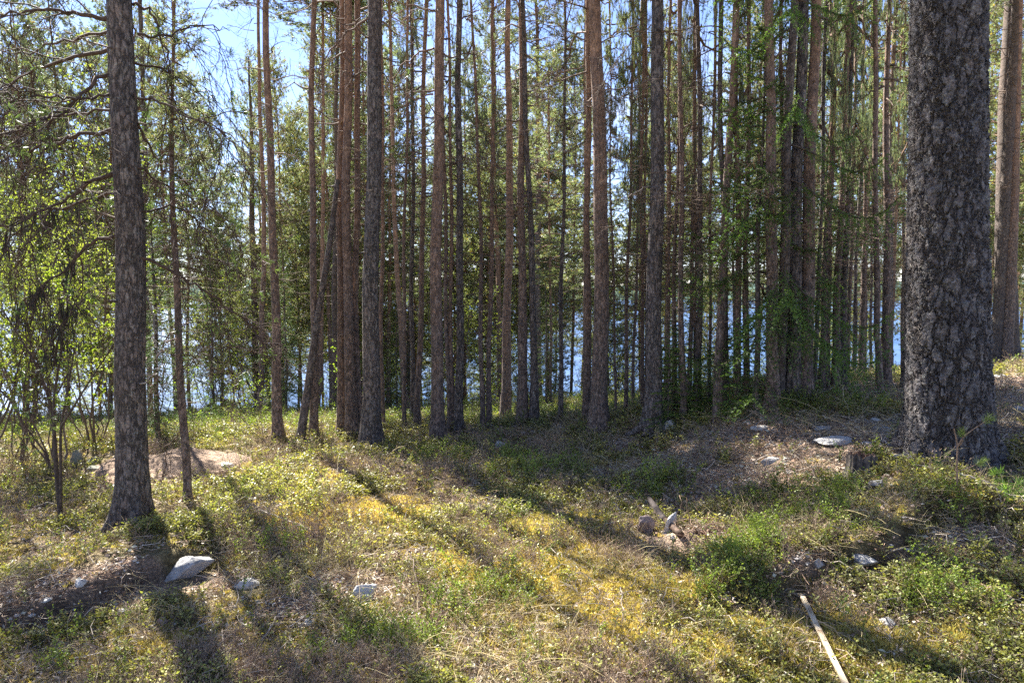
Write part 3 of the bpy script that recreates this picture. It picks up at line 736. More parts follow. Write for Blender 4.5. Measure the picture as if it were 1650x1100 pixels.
pine('straight slender pine rising just right of the leaning dead stem', (506, 706, 15), [(505, 560, 11.5), (504, 380, 10), (505, 0, 8)], H=15, crown='n', mat='r')
pine('slim brown pine, left one of the three closely bunched pines', (549, 700, 15), [(549, 560, 11), (549, 380, 10), (551, 0, 9)], mat='r', group=None)
pine('middle pine, thickest of the three closely bunched pines', (567, 706, 22), [(562, 560, 16), (560, 380, 14), (560, 0, 12)], mat='r')
pine('right pine, half hidden in the bunch of three behind the grey pine', (578, 700, 14), [(575, 560, 11), (573, 380, 10), (576, 0, 9)], mat='r')
pine('straight grey-barked pine speckled with pale lichen, standing on the mound edge left of centre', (597, 723, 36), [(598, 640, 29), (599, 520, 26), (600, 380, 24), (603, 0, 21)], H=18, sides=20,
     branches=[([(593, 30), (560, 50), (530, 85), (512, 115), (506, 150)], .016, .3, dict(col=(.15, .1, .08), subs=8, sl=.4)), ([(596, 270), (570, 290), (552, 330)], .006, .2, DARKB)])
pine('thin reddish pine peeping out close behind the speckled grey pine', (617, 689, 9), [(615, 560, 7), (615, 380, 6.5), (616, 0, 5)], mat='r')
pine('slim dark pine in the gap right of the speckled grey pine', (651, 690, 8), [(652, 560, 6), (653, 380, 5), (655, 150, 4)], mat='r')
pine('dark straight pine touching the base of the right-leaning reddish pine', (665, 686, 9), [(665, 560, 7), (665, 380, 6.5), (664, 200, 5)], mat='g')
pine('slender reddish pine leaning to the right as it rises, left of the brown central-left pine', (672, 687, 12), [(674, 560, 9), (681, 380, 8), (687, 0, 6)], mat='r')
pine('brown-barked pine with three arching branches on its left side', (705, 714, 27), [(705, 640, 21), (704, 520, 19), (704, 380, 18), (708, 0, 14)], H=17, mat='r', sides=20,
     branches=[([(699, 18), (670, 10), (640, 4), (610, -8)], .012, .3, dict(col=(.2, .12, .085), subs=6)),
               ([(699, 78), (660, 95), (630, 125), (617, 160)], .014, .4, dict(col=(.2, .12, .085), subs=7, leaf=.1, sl=.4)),
               ([(698, 152), (665, 158), (640, 178), (618, 202)], .014, -.3, dict(col=(.2, .12, .085), subs=6, leaf=.1, sl=.4)),
               ([(698, 232), (670, 242), (640, 272), (615, 296)], .012, .3, dict(col=(.13, .09, .07), subs=7, sl=.4)), ([(700, 195), (660, 225), (640, 250), (612, 290)], .010, .6, dict(col=(.11, .09, .07), subs=6, leaf=.4, sl=.4))])
pine('very thin leaning pine, left of a close pair behind the brown pine', (725, 695, 9), [(723, 560, 7), (717, 380, 6), (712, 150, 4)], mat='r', H=13)
pine('thin red-brown pine, right of a close pair just left of the smooth grey pine', (729, 695, 8), [(729, 560, 6.5), (726, 380, 6), (724, 150, 4)], mat='r', H=13)
pine('smooth grey straight pine just right of a thin close pair', (739, 698, 17), [(739, 560, 12), (741, 380, 11), (740, 0, 9)], sides=18, branches=[([(736, 300), (722, 305), (712, 318), (709, 330)], .012, .1, dict(col=(.2, .12, .085), subs=2, sl=.2))])
pine('slim pine left of a pair beyond the low mound near the smooth grey pine', (778, 691, 9), [(777, 560, 7), (774, 380, 6), (765, 130, 4)], mat='r')
pine('slim pine right of a pair beyond the low mound near the smooth grey pine', (788, 688, 10), [(789, 560, 7.5), (791, 380, 6.5), (793, 250, 5)], mat='r')
pine('reddish pine that bends, foot left of its top, with many thin branches in the centre', (814, 681, 19), [(817, 560, 14), (821, 380, 12), (819, 0, 8)], mat='r', dsc=1.3,
     branches=[([(816, 85), (790, 60), (775, 55), (748, 52)], .009, .3, DARKB), ([(815, 125), (790, 115), (765, 118), (745, 130)], .009, -.3, DARKB), ([(816, 160), (795, 152), (770, 158), (750, 172)], .008, .3, DARKB),
               ([(816, 200), (790, 190), (765, 200), (735, 240)], .008, -.2, DARKB), ([(824, 180), (850, 160), (870, 140), (910, 125)], .007, .3, DARKB), ([(823, 30), (850, 34), (890, 42)], .008, .2, DARKB), ([(816, 250), (800, 255), (760, 252)], .007, .4, DARKB)])
pine('dark red-brown pine, thickest at the foot, left of a leaning neighbour in the centre', (841, 686, 21), [(842, 560, 14), (842, 380, 12), (841, 200, 10), (839, 0, 8)], mat='r')
pine('grey-footed pine leaning slightly left as it rises, in the centre', (861, 686, 18), [(859, 560, 11), (856, 380, 9), (850, 200, 8), (843, 60, 7)], mat='g')
pine('lone thin straight pine midway between the central group and the lit pine pair', (903, 678, 9), [(905, 560, 7), (907, 380, 6), (909, 160, 4)], mat='g', H=11)
pine('rough brown pine half tucked behind the left side of the large central-right pine', (945, 682, 16), [(947, 560, 11), (948, 380, 10), (947, 0, 8)], mat='r', dsc=1.6,
     branches=[([(944, 66), (915, 50), (890, 40), (862, 37)], .013, .3, dict(col=(.2, .17, .15), subs=6)), ([(943, 108), (920, 112), (890, 125), (858, 142)], .012, -.2, dict(col=(.2, .14, .1), subs=8)), ([(942, 200), (915, 197), (890, 205)], .009, .2, DARKB),
               ([(942, 140), (915, 130), (890, 118), (870, 125)], .007, .2, DARKB), ([(942, 180), (920, 185), (890, 180)], .007, .3, DARKB)])
pine('hair-thin stem hugging the left of the rough brown pine', (941, 645, 5), [(942, 380, 4), (943, 0, 3.5)], mat='r', crown=None)
pine('large grey-brown pine, left one of the two thick sunlit pines right of centre', (965, 693, 36), [(966, 640, 27), (968, 520, 24), (969, 380, 23), (965, 200, 21), (960, 0, 18)], H=18, sides=24, mat='r', flare=.35)
pine('very thin orange stem standing in the lake gap between the two thick pines', (992, 670, 5), [(990, 560, 4), (987, 380, 3.5), (984, 200, 2)], mat='r', crown='l', cs=.5, H=9)
pine('narrow reddish pine in the gap, middle of three between the two thick pines', (1008, 671, 8), [(1010, 560, 6), (1014, 380, 5), (1016, 250, 4)], mat='r', crown='l', H=11)
pine('short thin pine in the gap, right of three between the two thick pines', (1020, 656, 6), [(1022, 560, 5), (1025, 440, 4)], mat='r', crown='l', H=9)
pine('slender dark pine just left of the root-spread pine', (1035, 665, 8), [(1035, 560, 6), (1035, 380, 5)], mat='r')
pine('thin pine almost touching the left side of the root-spread pine', (1041, 662, 6), [(1042, 560, 5), (1041, 380, 4)], mat='r')
pine('thick sunlit pine with a root spreading left and a white rock at its foot', (1052, 695, 36), [(1053, 640, 27), (1056, 520, 25), (1058, 380, 24), (1059, 200, 21), (1058, 0, 17)], H=18, sides=24, flare=.6,
     root=[(math.pi * 1.12, .34), (math.pi * 1.3, .26), (-.3, .2)],
     branches=[([(1049, 40), (1020, 62), (990, 105), (962, 145)], .008, .2, dict(col=(.2, .16, .13), subs=6)), ([(1050, 2), (1030, -2), (1003, 6)], .014, .1, dict(col=(.2, .16, .13), subs=1, sl=.15)),
               ([(1046, 300), (1020, 312), (998, 322)], .010, -.2, dict(col=(.22, .18, .15), subs=2, sl=.15, tw=2)), ([(1044, 207), (1010, 216), (976, 226)], .009, .2, dict(col=(.22, .18, .15), subs=4, sl=.2)),
               ([(1068, 95), (1072, 105), (1074, 125)], .012, -.1, dict(col=(.22, .18, .15), subs=1, sl=.1, tw=1)), ([(1050, 75), (1020, 90), (980, 110)], .007, .4, dict(col=(.15, .12, .1), subs=5)),
               ([(1048, 140), (1010, 160), (975, 158)], .006, .4, dict(col=(.15, .12, .1), subs=5)), ([(1046, 245), (1015, 262), (980, 258)], .005, .4, dict(col=(.15, .12, .1), subs=5))])
pine('thin distant stem above the small spruce saplings right of the root-spread pine', (1073, 660, 6), [(1075, 560, 5), (1078, 380, 4.5), (1079, 200, 4)], mat='r')
pine('reddish stem, left of two thin pines above the young spruces', (1084, 668, 8), [(1087, 560, 7), (1090, 380, 6), (1092, 250, 4)], mat='r')
pine('straight thin pine, right of two above the young spruces, bare ground at its foot', (1101, 679, 12), [(1101, 560, 9), (1099, 380, 8), (1093, 0, 6)], mat='r')
pine('dark slender pine with many stub twigs, between the young spruces and the curved pine', (1124, 666, 12), [(1126, 560, 10), (1127, 380, 9), (1126, 0, 6)], mat='d', dsc=1.5)
pine('thin stem hidden close left of the dark twiggy pine', (1119, 655, 6), [(1120, 500, 5), (1120, 380, 4)], mat='r')
pine('curved brown pine sweeping to the right as it rises, beside the hanging spruce', (1158, 675, 19), [(1159, 560, 14), (1164, 380, 13), (1176, 200, 11.5), (1189, 0, 10)], mat='r', H=16, sides=18)
pine('black-stemmed dead-looking pine with dense bare branches behind the curved pine', (1170, 662, 10), [(1170, 560, 9), (1166, 380, 8), (1161, 10, 7)], mat='d', H=12, cb=5.6, dsc=1.6,
     branches=[([(1160, 60), (1135, 50), (1115, 40)], .008, .3, DARKB), ([(1162, 120), (1140, 125), (1110, 140)], .008, -.3, DARKB), ([(1165, 230), (1135, 205), (1110, 210)], .007, .2, DARKB), ([(1165, 300), (1140, 298), (1100, 300)], .008, .2, DARKB), ([(1168, 100), (1190, 90), (1220, 70)], .007, .2, DARKB)])
pine('pale brown pine beyond the hanging spruce twigs, left of two', (1186, 662, 13), [(1188, 560, 11), (1190, 380, 9), (1188, 200, 7)], mat='r')
pine('brown pine beyond the hanging spruce twigs, right of two', (1202, 652, 11), [(1203, 560, 10), (1205, 380, 8), (1205, 260, 6)], mat='r')
pine('straight brown pine standing in front of the green hanging spruce', (1246, 657, 24), [(1245, 600, 20), (1243, 480, 18), (1242, 380, 17), (1240, 200, 15), (1240, 0, 13)], mat='r', H=17, sides=20, flare=.7)
pine('thin red stem in the gap right of the pine before the spruce', (1259, 633, 6), [(1259, 500, 5), (1259, 380, 5)], mat='r')
pine('grey pine, left one of the thick pair wrapped in spruce boughs', (1276, 642, 29), [(1278, 560, 23), (1284, 380, 19), (1289, 200, 17), (1294, 0, 15)], H=17, sides=20)
pine('reddish thick pine, right one of the pair wrapped in spruce boughs', (1296, 641, 25), [(1299, 560, 21), (1304, 380, 19), (1309, 200, 17), (1315, 0, 14)], H=17, sides=20, mat='r',
     branches=[([(1322, 48), (1350, 34), (1375, 18), (1392, 2)], .010, .2, DARKB)])
pine('short-looking pale stem right of the spruce-wrapped pair', (1311, 630, 9), [(1314, 560, 7), (1318, 450, 6)], mat='g')
pine('sunlit pine that curves right, first bright stem right of the spruce', (1322, 630, 13), [(1327, 560, 11), (1335, 380, 10), (1344, 150, 9), (1346, 0, 7)], mat='r', H=15)
pine('pale thin stem close right of the curving sunlit pine', (1334, 629, 8), [(1335, 560, 7), (1336, 400, 6), (1337, 260, 4)], mat='r')
pine('darker leaning pine, left of the grey one in the row running down to the lake', (1345, 630, 14), [(1349, 560, 12), (1353, 380, 10), (1357, 280, 8)], mat='r')
pine('light grey straight pine in the row running down to the lake', (1357, 622, 15), [(1360, 560, 12), (1364, 380, 10), (1366, 280, 7)], mat='g')
pine('reddish thin pine directly right of the light grey one in the row', (1366, 613, 8), [(1369, 500, 7), (1371, 380, 6), (1373, 300, 4)], mat='r')
pine('dead snapped stem with a bent bare bough, in the row right of centre-right', (1375, 610, 8), [(1378, 520, 7), (1381, 440, 5)], mat='g', H=3.2, crown=None, dead=False, name='dead_tree', cat='dead tree',
     branches=[([(1381, 442), (1379, 434), (1372, 430), (1366, 431)], .012, 0, dict(col=(.3, .26, .22), subs=1, sl=.1, tw=1))])
pine('dark pine leaning slightly right, last thick one of the row down to the lake', (1386, 611, 11), [(1389, 500, 9), (1395, 380, 8), (1394, 320, 5)], mat='r')
pine('thin orange stem, left of two slivers right of the row', (1393, 605, 5), [(1395, 500, 4), (1397, 400, 4)], mat='r')
pine('thin dark stem, right of two slivers right of the row', (1404, 608, 5), [(1404, 500, 4), (1404, 440, 3)], mat='d')
pine('sunlit orange pine, left of a tall pair before the massive old pine', (1418, 637, 12), [(1416, 560, 10), (1411, 400, 9), (1406, 280, 8), (1412, 0, 6)], mat='r', H=15)
pine('sunlit thicker pine, right of a tall pair before the massive old pine', (1429, 628, 15), [(1428, 540, 12), (1427, 380, 10), (1430, 200, 8.5), (1432, 20, 7)], mat='r', H=15)
pine('narrow pine sloping right, between the tall pair and the massive old pine', (1436, 604, 7), [(1438, 500, 6), (1442, 380, 5), (1444, 320, 3.5)], mat='r')
pine('distant dark stem near the left edge of the massive old pine', (1454, 598, 6), [(1455, 500, 5), (1455, 430, 4)], mat='d')
pine('pale pine half hidden behind the left edge of the massive old pine', (1459, 628, 14), [(1461, 500, 12), (1465, 350, 10)], mat='g')
pine('dark grey rough pine in front, thicker of the crossed pair at the right edge', (1624, 595, 33), [(1623, 540, 32), (1620, 420, 28), (1619, 300, 25), (1624, 120, 22), (1631, 0, 20)], H=17, sides=22, mat='d',
     branches=[([(1632, 25), (1610, 8), (1595, 22), (1580, 40)], .018, -.2, dict(col=(.22, .18, .15), subs=1, sl=.3))])
pine('leaning dark pine crossing behind the thicker one at the right edge', (1604, 598, 19), [(1608, 500, 17), (1618, 350, 15), (1630, 150, 14), (1638, 0, 13)], H=16, mat='d')
pine('slim orange pine at the far right edge', (1634, 582, 9), [(1638, 480, 8), (1644, 380, 7), (1648, 250, 6)], mat='r')
pine('brown pine seen dimly through the birch leaves right of the dark left pine', (244, 700, 9), [(240, 560, 8), (236, 400, 7)], mat='d')
pine('dark pine carrying a rusty dead twig bunch left of the dense-crowned pine', (416, 662, 11), [(411, 560, 10), (408, 400, 9), (405, 250, 7)], mat='d', crown='n', cb=4.2, H=11, dsc=1.4)
pine('shore pine against the lake, left of the bunch of three', (538, 668, 10), [(539, 520, 9), (541, 380, 8)], mat='d', crown='n')
pine('pine seen against bright water between the speckled grey pine and the slim dark pine', (626, 662, 8), [(627, 520, 6.5), (628, 400, 5)], mat='r', crown='n', cb=4.5, H=11)
pine('red-barked sapling pine among green needles, left of the lone thin pine', (888, 668, 6), [(887, 520, 4.5), (886, 430, 3.5)], mat='r', crown='l', H=8, cb=3, cs=.8)
pine('soft brown pine far behind, left of the dark twiggy pine', (1111, 652, 9), [(1112, 520, 7), (1114, 430, 6)], mat='r')
pine('thin background pine right of the dark twiggy pine', (1142, 655, 6), [(1144, 520, 5), (1146, 400, 4)], mat='r')

# the leaning dead stem
P0 = on_ground(484, 706); Y = P0[1]
o = empty('dead_tree', P0, 'dark dead stem leaning strongly to the right behind the straight slender pine', 'dead tree')
ps = np.array([np.zeros(3), at_depth(498, 600, Y + .1) - P0, at_depth(522, 450, Y + .2) - P0, at_depth(547, 290, Y + .3) - P0])
child('trunk', trunk_mesh(ps, [.055, .045, .037, .028], M_BARKDARK, 12, .2, seed=3), o)
br_px(o, P0, Y + .2, [(530, 400), (545, 385), (560, 360)], .008, .2, DARKB, np.random.default_rng(1))

# ------------------------------------------------------------------ spruces
def spruce(px, py, label, mesh, H, Href, ws, rt=.06, lean=(0, 0), cat='spruce', name='spruce_tree', group=None, deadlow=True, mat=None, z0=0.0):
    P0 = on_ground(px, py); o = empty(name, P0, label, cat, group)
    tm = trunk_mesh([(0, 0, 0), (lean[0] * .5, lean[1] * .5, H * .5), (lean[0], lean[1], H)], [rt, rt * .62, .006], mat or M_BARKDARK, 10, .4, seed=int(px))
    child('trunk', tm, o)
    q = Vector((0, 0, 1)).rotation_difference(Vector((lean[0], lean[1], H)).normalized())
    child('crown', mesh, o, (0, 0, z0), q.to_euler(), (ws, ws, (H - z0) / Href))
    if deadlow:
        child('branchwork', DEADS[int(px) % 4], o, (0, 0, .15), (0, 0, px), (.9, .9, .28))
    return o
HANG = spruce_crown(330, 9, 1.2, 112, (.11, .18, .045), 1.6, .10, .42, 1.6)
spruce(1254, 652, 'spruce with drooping dark green boughs hanging around the thick pair of pines', HANG, 8.6, 9, .9, .055, (.12, 0))
LOWS = spruce_crown(331, 4, 1.0, 60, (.075, .125, .035), 1.1, .1, .35, 1.1)
spruce(1218, 663, 'thin sparse spruce with bare twigs low down, left of the pine before the green spruce', LOWS, 3.6, 4, .95, .03)
for k, (px, py, H, lb) in enumerate([(1076, 690, 1.25, 'small bright green spruce sapling just right of the root-spread pine'), (1090, 668, 1.5, 'leafy green young spruce behind the thin straight pine'),
        (1140, 662, 1.0, 'bushy young spruce left of the curved pine foot'), (1188, 668, 1.3, 'low young spruce right of the curved pine foot'), (1122, 672, .7, 'smallest spruce seedling by the dark twiggy pine')]):
    spruce(px, py, lb, YSPRUCE, H * .68, 2.4, .45 * H / 1.2, .012, cat='spruce sapling', name='spruce_sapling', deadlow=False)
for k, (px, py, H, lb) in enumerate([(462, 668, 4.2, 'dark spruce against the lake left of the leaning dead stem'), (345, 668, 4.8, 'dark spruce behind the birch leaves near the left shore'), (640, 662, 3.6, 'small dark spruce by the water, right of the speckled grey pine'),
        (880, 668, 3.4, 'low green spruce among the stems right of the centre group'), (255, 715, 3.0, 'dead-twigged dark spruce right behind the dark left pine')]):
    spruce(px, py, lb, SPRUCES[k % 2], H, 8, .55, .035, deadlow=k == 6)

# ------------------------------------------------------------------ birch bushes
def bush(px, py, label, k, sc, zs=1.0, rot=0.0, meshes=None, name='birch_bush', cat='birch bush', group=None, off=None):
    P0 = on_ground(px, py); o = empty(name, P0, label, cat, group)
    st, lv = (meshes or LEAFY)[k]
    for nm, me in (('stems', st), ('leaves', lv)): child(nm, me, o, (0, 0, 0), (0, 0, rot), (sc, sc, sc * zs))
    return o
bush(95, 764, 'multi-stemmed birch bush with fresh light leaves, nearest on the left before the rocks', 0, .78, 1.0, .3)
bush(30, 750, 'birch bush at the left edge with a fan of thin stems', 1, .85, 1.05, 1.3)
bush(150, 715, 'birch bush behind the rock pile, its leaves left of the dark pine', 2, .9, 1.0, 2.2)
bush(-40, 770, 'birch bush cut by the left frame edge', 0, .9, 1.1, 3.2)
bush(60, 700, 'tall birch bush further back on the left, above the two front bushes', 1, 1.15, 1.1, 4.0)
bush(250, 690, 'birch bush seen between the dark pine and the slim crooked one', 2, .9, 1.0, 5.1)
bush(340, 672, 'birch bush behind the sand heap, right of the slim crooked pine', 0, .8, 1.0, 5.9)
bush(190, 690, 'tall birch bush directly behind the dark left pine', 0, 1.1, 1.15, 1.1)
bush(-20, 700, 'tall birch bush far back at the left frame edge', 2, 1.2, 1.1, .5)
bush(375, 690, 'small birch sapling with bright leaves at the end of the sand heap', 0, .62, 1, .5, SAPL, 'birch_sapling', 'birch sapling')
bush(425, 705, 'small birch sapling in front of the dense-crowned pine foot', 1, .55, 1, 1.5, SAPL, 'birch_sapling', 'birch sapling')
bush(412, 672, 'taller birch sapling behind the dense-crowned pine', 0, .9, 1, 2.5, SAPL, 'birch_sapling', 'birch sapling')
bush(530, 672, 'birch sapling between the straight slender pine and the bunch of three', 1, .9, 1, 3.5, SAPL, 'birch_sapling', 'birch sapling')
bush(300, 700, 'birch sapling beyond the sand heap behind the crooked pine', 1, .8, 1, 4.5, SAPL, 'birch_sapling', 'birch sapling')

# forked thin birch in front of the bushes
P0 = on_ground(98, 832); Y = P0[1]; g = np.random.default_rng(12)
o = empty('birch_tree', P0, 'thin dark forked birch stem standing alone in front of the left bushes', 'birch tree')
mb = MB(); LP = []; LD = []
for poly, r0, r1 in [([(98, 834), (92, 780), (88, 700), (80, 640), (60, 590), (30, 540), (5, 500)], .022, .006), ([(97, 830), (98, 760), (97, 690), (110, 620), (120, 560)], .016, .006), ([(88, 700), (86, 640), (100, 560), (95, 470)], .012, .005), ([(97, 690), (140, 620), (180, 560), (215, 500)], .010, .004)]:
    br = resample([at_depth(a_, b_, Y + .1 * i) - P0 for i, (a_, b_) in enumerate(poly)], 20)
    mb.tube(br, np.linspace(r0, r1, 20), 7, 0, (.085, .065, .05)); dead_twigs(mb, br[8:], g, .0035, (.1, .075, .06), 12, .4, .1, True, LP, LD, 1.0)
mb.build('stems', [M_TWIG], o)
ml = MB(); ml.blades(np.array(LP), np.array(LD), 16, .03, .02, 1.4, 0, (.20, .27, .05), .3, g=g); ml.build('leaves', [M_BIRCH], o)

# ------------------------------------------------------------------ background stand, one of each kind copied
def copy_tree(src, loc, rz, s, label, group=None):
    r = src.copy(); COL.objects.link(r); r.location = loc; r.rotation_euler = (0, 0, rz); r.scale = (s, s, s)
    r['label'] = label
    if group: r['group'] = group
    for ch in KIDS[src.name]:
        c = ch.copy(); COL.objects.link(c); c.parent = r
    return r
KIDS = {}
def proto_pine(k, H, r0, cbf, mat, crown, ws, name='pine_tree', cat='pine tree', wob=.1):
    g = np.random.default_rng(900 + k)
    o = empty(name, (0, 0, 0), 'x', cat)
    zz = np.linspace(0, H, 7); px_ = np.cumsum(g.normal(size=7) * wob); py_ = np.cumsum(g.normal(size=7) * wob); px_ -= px_[0]; py_ -= py_[0]
    a = child('trunk', trunk_mesh(np.stack([px_, py_, zz], -1), np.linspace(r0, .015, 7) ** 1.0, mat, 8, .35, seed=k, nseg=16), o)
    cbz = cbf * H; sx = np.interp(cbz, zz, px_); sy = np.interp(cbz, zz, py_)
    q = Vector((0, 0, 1)).rotation_difference(Vector((px_[-1] - sx, py_[-1] - sy, H - cbz)).normalized())
    b = child('crown', crown, o, (sx, sy, cbz), q.to_euler(), (ws, ws, (H + .1 - cbz) / 9))
    d = child('branchwork', DEADS[k % 4], o, (sx * .5, sy * .5, cbz * .35), (0, 0, k), (1.1, 1.1, cbz * .65 / 7))
    KIDS[o.name] = [a, b, d]; return o
PR = [proto_pine(0, 15, .11, .42, M_BARKRED, CROWNS[0], 1.0), proto_pine(1, 16, .13, .5, M_BARKRED, CROWNS[2], 1.0), proto_pine(2, 14, .09, .38, M_BARKRED, CROWNS[3], .95),
      proto_pine(3, 16, .12, .55, M_BARK, CROWNS[1], 1.1), proto_pine(4, 13, .08, .34, M_BARKRED, CROWN_LIGHT[0], .95), proto_pine(5, 15, .10, .45, M_BARK, CROWN_LIGHT[2], 1.0)]
PB = [proto_pine(10, 14, .07, .30, M_BARKRED, CROWN_BG[0], 1.0), proto_pine(11, 15, .08, .38, M_BARK, CROWN_BG[1], 1.05), proto_pine(12, 13, .07, .27, M_BARKRED, CROWN_BG[2], .95), proto_pine(13, 14, .08, .34, M_BARKRED, CROWN_BG[0], 1.1)]
BGT = []
PY = [proto_pine(6, 8, .055, .12, M_BARKRED, CROWN_LIGHT[1], .75, 'young_pine', 'young pine'), proto_pine(7, 7, .05, .06, M_BARKRED, CROWN_LIGHT[2], .62, 'young_pine', 'young pine')]
used_proto = set()
taken = [on_ground(a_, b_)[:2] for a_, b_ in [(448, 705), (597, 723), (705, 714), (965, 693), (1052, 695), (1246, 657), (1158, 675), (1276, 642), (1296, 641), (1624, 595), (861, 686), (841, 686), (814, 681), (739, 698), (567, 706), (506, 706)]]
def stand(n, protos, rmin, rmax, azs, label_fn, group, smin=.85, smax=1.15, mind=1.1, pw=1.0, seed=1, xy_ok=None):
    g = np.random.default_rng(seed); k = 0; tries = 0
    while k < n and tries < 20000:
        tries += 1
        az = R(azs[0] + (azs[1] - azs[0]) * g.random()); r = rmin + (rmax - rmin) * g.random() ** pw
        x, y = r * math.sin(az), r * math.cos(az)
        if any((x - t[0]) ** 2 + (y - t[1]) ** 2 < mind ** 2 for t in taken): continue
        if xy_ok and not xy_ok(x, y): continue
        z = float(ground(x, y))
        if z < LAKE_Z + .15 or shades_front(x, y, z, 4, 15, .6): continue
        taken.append((x, y)); src = protos[int(g.random() * len(protos))]
        s = smin + (smax - smin) * g.random(); lb = label_fn(x / y)
        kd = lb.split(' far back')[0]
        if src.name not in used_proto:
            used_proto.add(src.name); src.location = (x, y, z); src.rotation_euler = (0, 0, g.random() * 6); src.scale = (s,) * 3; src['label'] = lb; src['group'] = group; BGT.append((src, kd, x, y))
        else: BGT.append((copy_tree(src, (x, y, z), g.random() * 6, s, lb, group), kd, x, y))
        k += 1
def lab(kind):
    def f(t):
        px = 825 + t * FPX
        if px < 540: return kind + ' far back on the left, seen past the dense-crowned pine and birches'
        if px < 960: return kind + ' far back in the middle, in the crowd of stems before the lake'
        if px < 1240: return kind + ' far back right of the two thick sunlit pines, before the lake'
        return kind + ' far back on the right slope beyond the sunlit row'
    return f
gap = lambda x, y: not (.585 < x / y < .69) and not (x / y < -.36 and _hash(np.int64(x * 97), np.int64(y * 89), 4) < .55) and not (.2 < x / y < .58 and _hash(np.int64(x * 97), np.int64(y * 89), 4) < .5)
stand(9, PR, 17, 25, (-36, 38), lab('slim pine'), 'background pines among the trunks', .8, 1.1, 1.3, 1.0, 3, lambda x, y: gap(x, y) and not (-.46 < x / y < -.27) and not (.12 < x / y < .19))
stand(54, PB, 23, 34, (-36, 38), lab('slim pine'), 'background pines among the trunks', .75, 1.1, 1.3, 1.0, 4, lambda x, y: gap(x, y) and not (.125 < x / y < .185))
stand(20, PB, 31, 41, (-38, 37), lab('slim pine'), 'background pines among the trunks', .7, 1.0, 1.1, 1.0, 6, lambda x, y: gap(x, y) and not (.13 < x / y < .18))
SHADE_PINE = proto_pine(20, 15, .075, .68, M_BARKRED, CROWN_LUSH, 1.2)  # pines added so their out-of-view crowns throw the mid-ground shade band
for q, (x, y) in enumerate([(-6.3, 16.9), (-5.1, 17.7), (-4.0, 16.7), (-2.7, 17.6)]):
    z = float(ground(x, y)); SHADE_PINE.name
    if q == 0: SHADE_PINE.location = (x, y, z); SHADE_PINE['group'] = 'background pines among the trunks'; BGT.append((SHADE_PINE, 'slim pine', x, y))
    else: BGT.append((copy_tree(SHADE_PINE, (x, y, z), q * 1.3, .95 + .03 * q, 'x', 'background pines among the trunks'), 'slim pine', x, y))
stand(36, PY, 21, 40, (-38, 37), lab('bushy pine'), 'young pines by the shore', .55, 1.15, .9, 1.0, 5, gap)
for i in range(38):     # birches on the shore
    g = np.random.default_rng(700 + i); az = R(-38 + 70 * g.random()); r = 21 + 14 * g.random(); x, y = r * math.sin(az), r * math.cos(az); z = float(ground(x, y))
    if z < LAKE_Z + .2 or not gap(x, y): continue
    o = empty('birch_bush', (x, y, z), 'x', 'birch bush', 'birch bushes by the shore'); st, lv = LEAFY[i % 3]; s = .7 + .75 * g.random()
    for nm, me in (('stems', st), ('leaves', lv)): child(nm, me, o, (0, 0, 0), (0, 0, i), s)
    BGT.append((o, 'birch bush', x, y))
for i in range(34):     # knee to chest high birch saplings along the bank
    g = np.random.default_rng(800 + i); az = R(-34 + 62 * g.random()); r = 13 + 11 * g.random(); x, y = r * math.sin(az), r * math.cos(az); z = float(ground(x, y))
    if not gap(x, y) or shades_front(x, y, z, .2, 1.5, .2): continue
    o = empty('birch_sapling', (x, y, z), 'x', 'birch sapling', 'birch saplings along the bank'); st, lv = SAPL[i % 2]; s = .5 + .6 * g.random()
    for nm, me in (('stems', st), ('leaves', lv)): child(nm, me, o, (0, 0, 0), (0, 0, i), s)
    BGT.append((o, 'birch sapling', x, y))
# each background tree is told by the two landmark trunks it stands between and by its order in depth
LM = [(213, 'dark left pine'), (300, 'crooked pine'), (445, 'dense-crowned pine'), (506, 'slender pine'), (563, 'bunch of three'), (598, 'speckled grey pine'), (705, 'arch-branched pine'), (739, 'smooth grey pine'),
      (783, 'slim pair'), (816, 'bent reddish pine'), (855, 'central dark pair'), (905, 'lone thin pine'), (966, 'left thick pine'), (1055, 'root-spread pine'), (1126, 'dark twiggy pine'), (1160, 'curved pine'), (1243, 'spruce-front pine'),
      (1290, 'spruce-wrapped pair'), (1330, 'curving pine'), (1360, 'grey row pine'), (1420, 'tall sunlit pair'), (1528, 'massive old pine'), (1615, 'crossed pair')]
ORD = ['nearest', 'second nearest', 'third nearest', 'fourth nearest', 'fifth nearest', 'sixth nearest', 'seventh nearest', 'eighth nearest', 'ninth nearest', 'tenth nearest', 'eleventh nearest', 'twelfth nearest', 'thirteenth nearest', 'fourteenth nearest', 'fifteenth nearest', 'sixteenth nearest']
slots = {}
for (o, kind, x, y) in BGT:
    px = 825 + FPX * x / y; k = sum(1 for a_, _ in LM if a_ < px); slots.setdefault((kind, k), []).append((x * x + y * y, o))
for (kind, k), lst in slots.items():
    lst.sort(key=lambda t: t[0])
    where = ('left of the ' + LM[0][1]) if k == 0 else ('right of the ' + LM[-1][1]) if k == len(LM) else ('between the ' + LM[k - 1][1] + ' and the ' + LM[k][1])
    for q, (_, o) in enumerate(lst): o['label'] = (ORD[q] if q < len(ORD) else 'farthest') + ' ' + kind + ' far back, ' + where

for src in PR + PB + PY:                       # a kind that found no place is taken out again
    if src.name not in used_proto:
        for c in KIDS[src.name]: bpy.data.objects.remove(c)
        bpy.data.objects.remove(src)

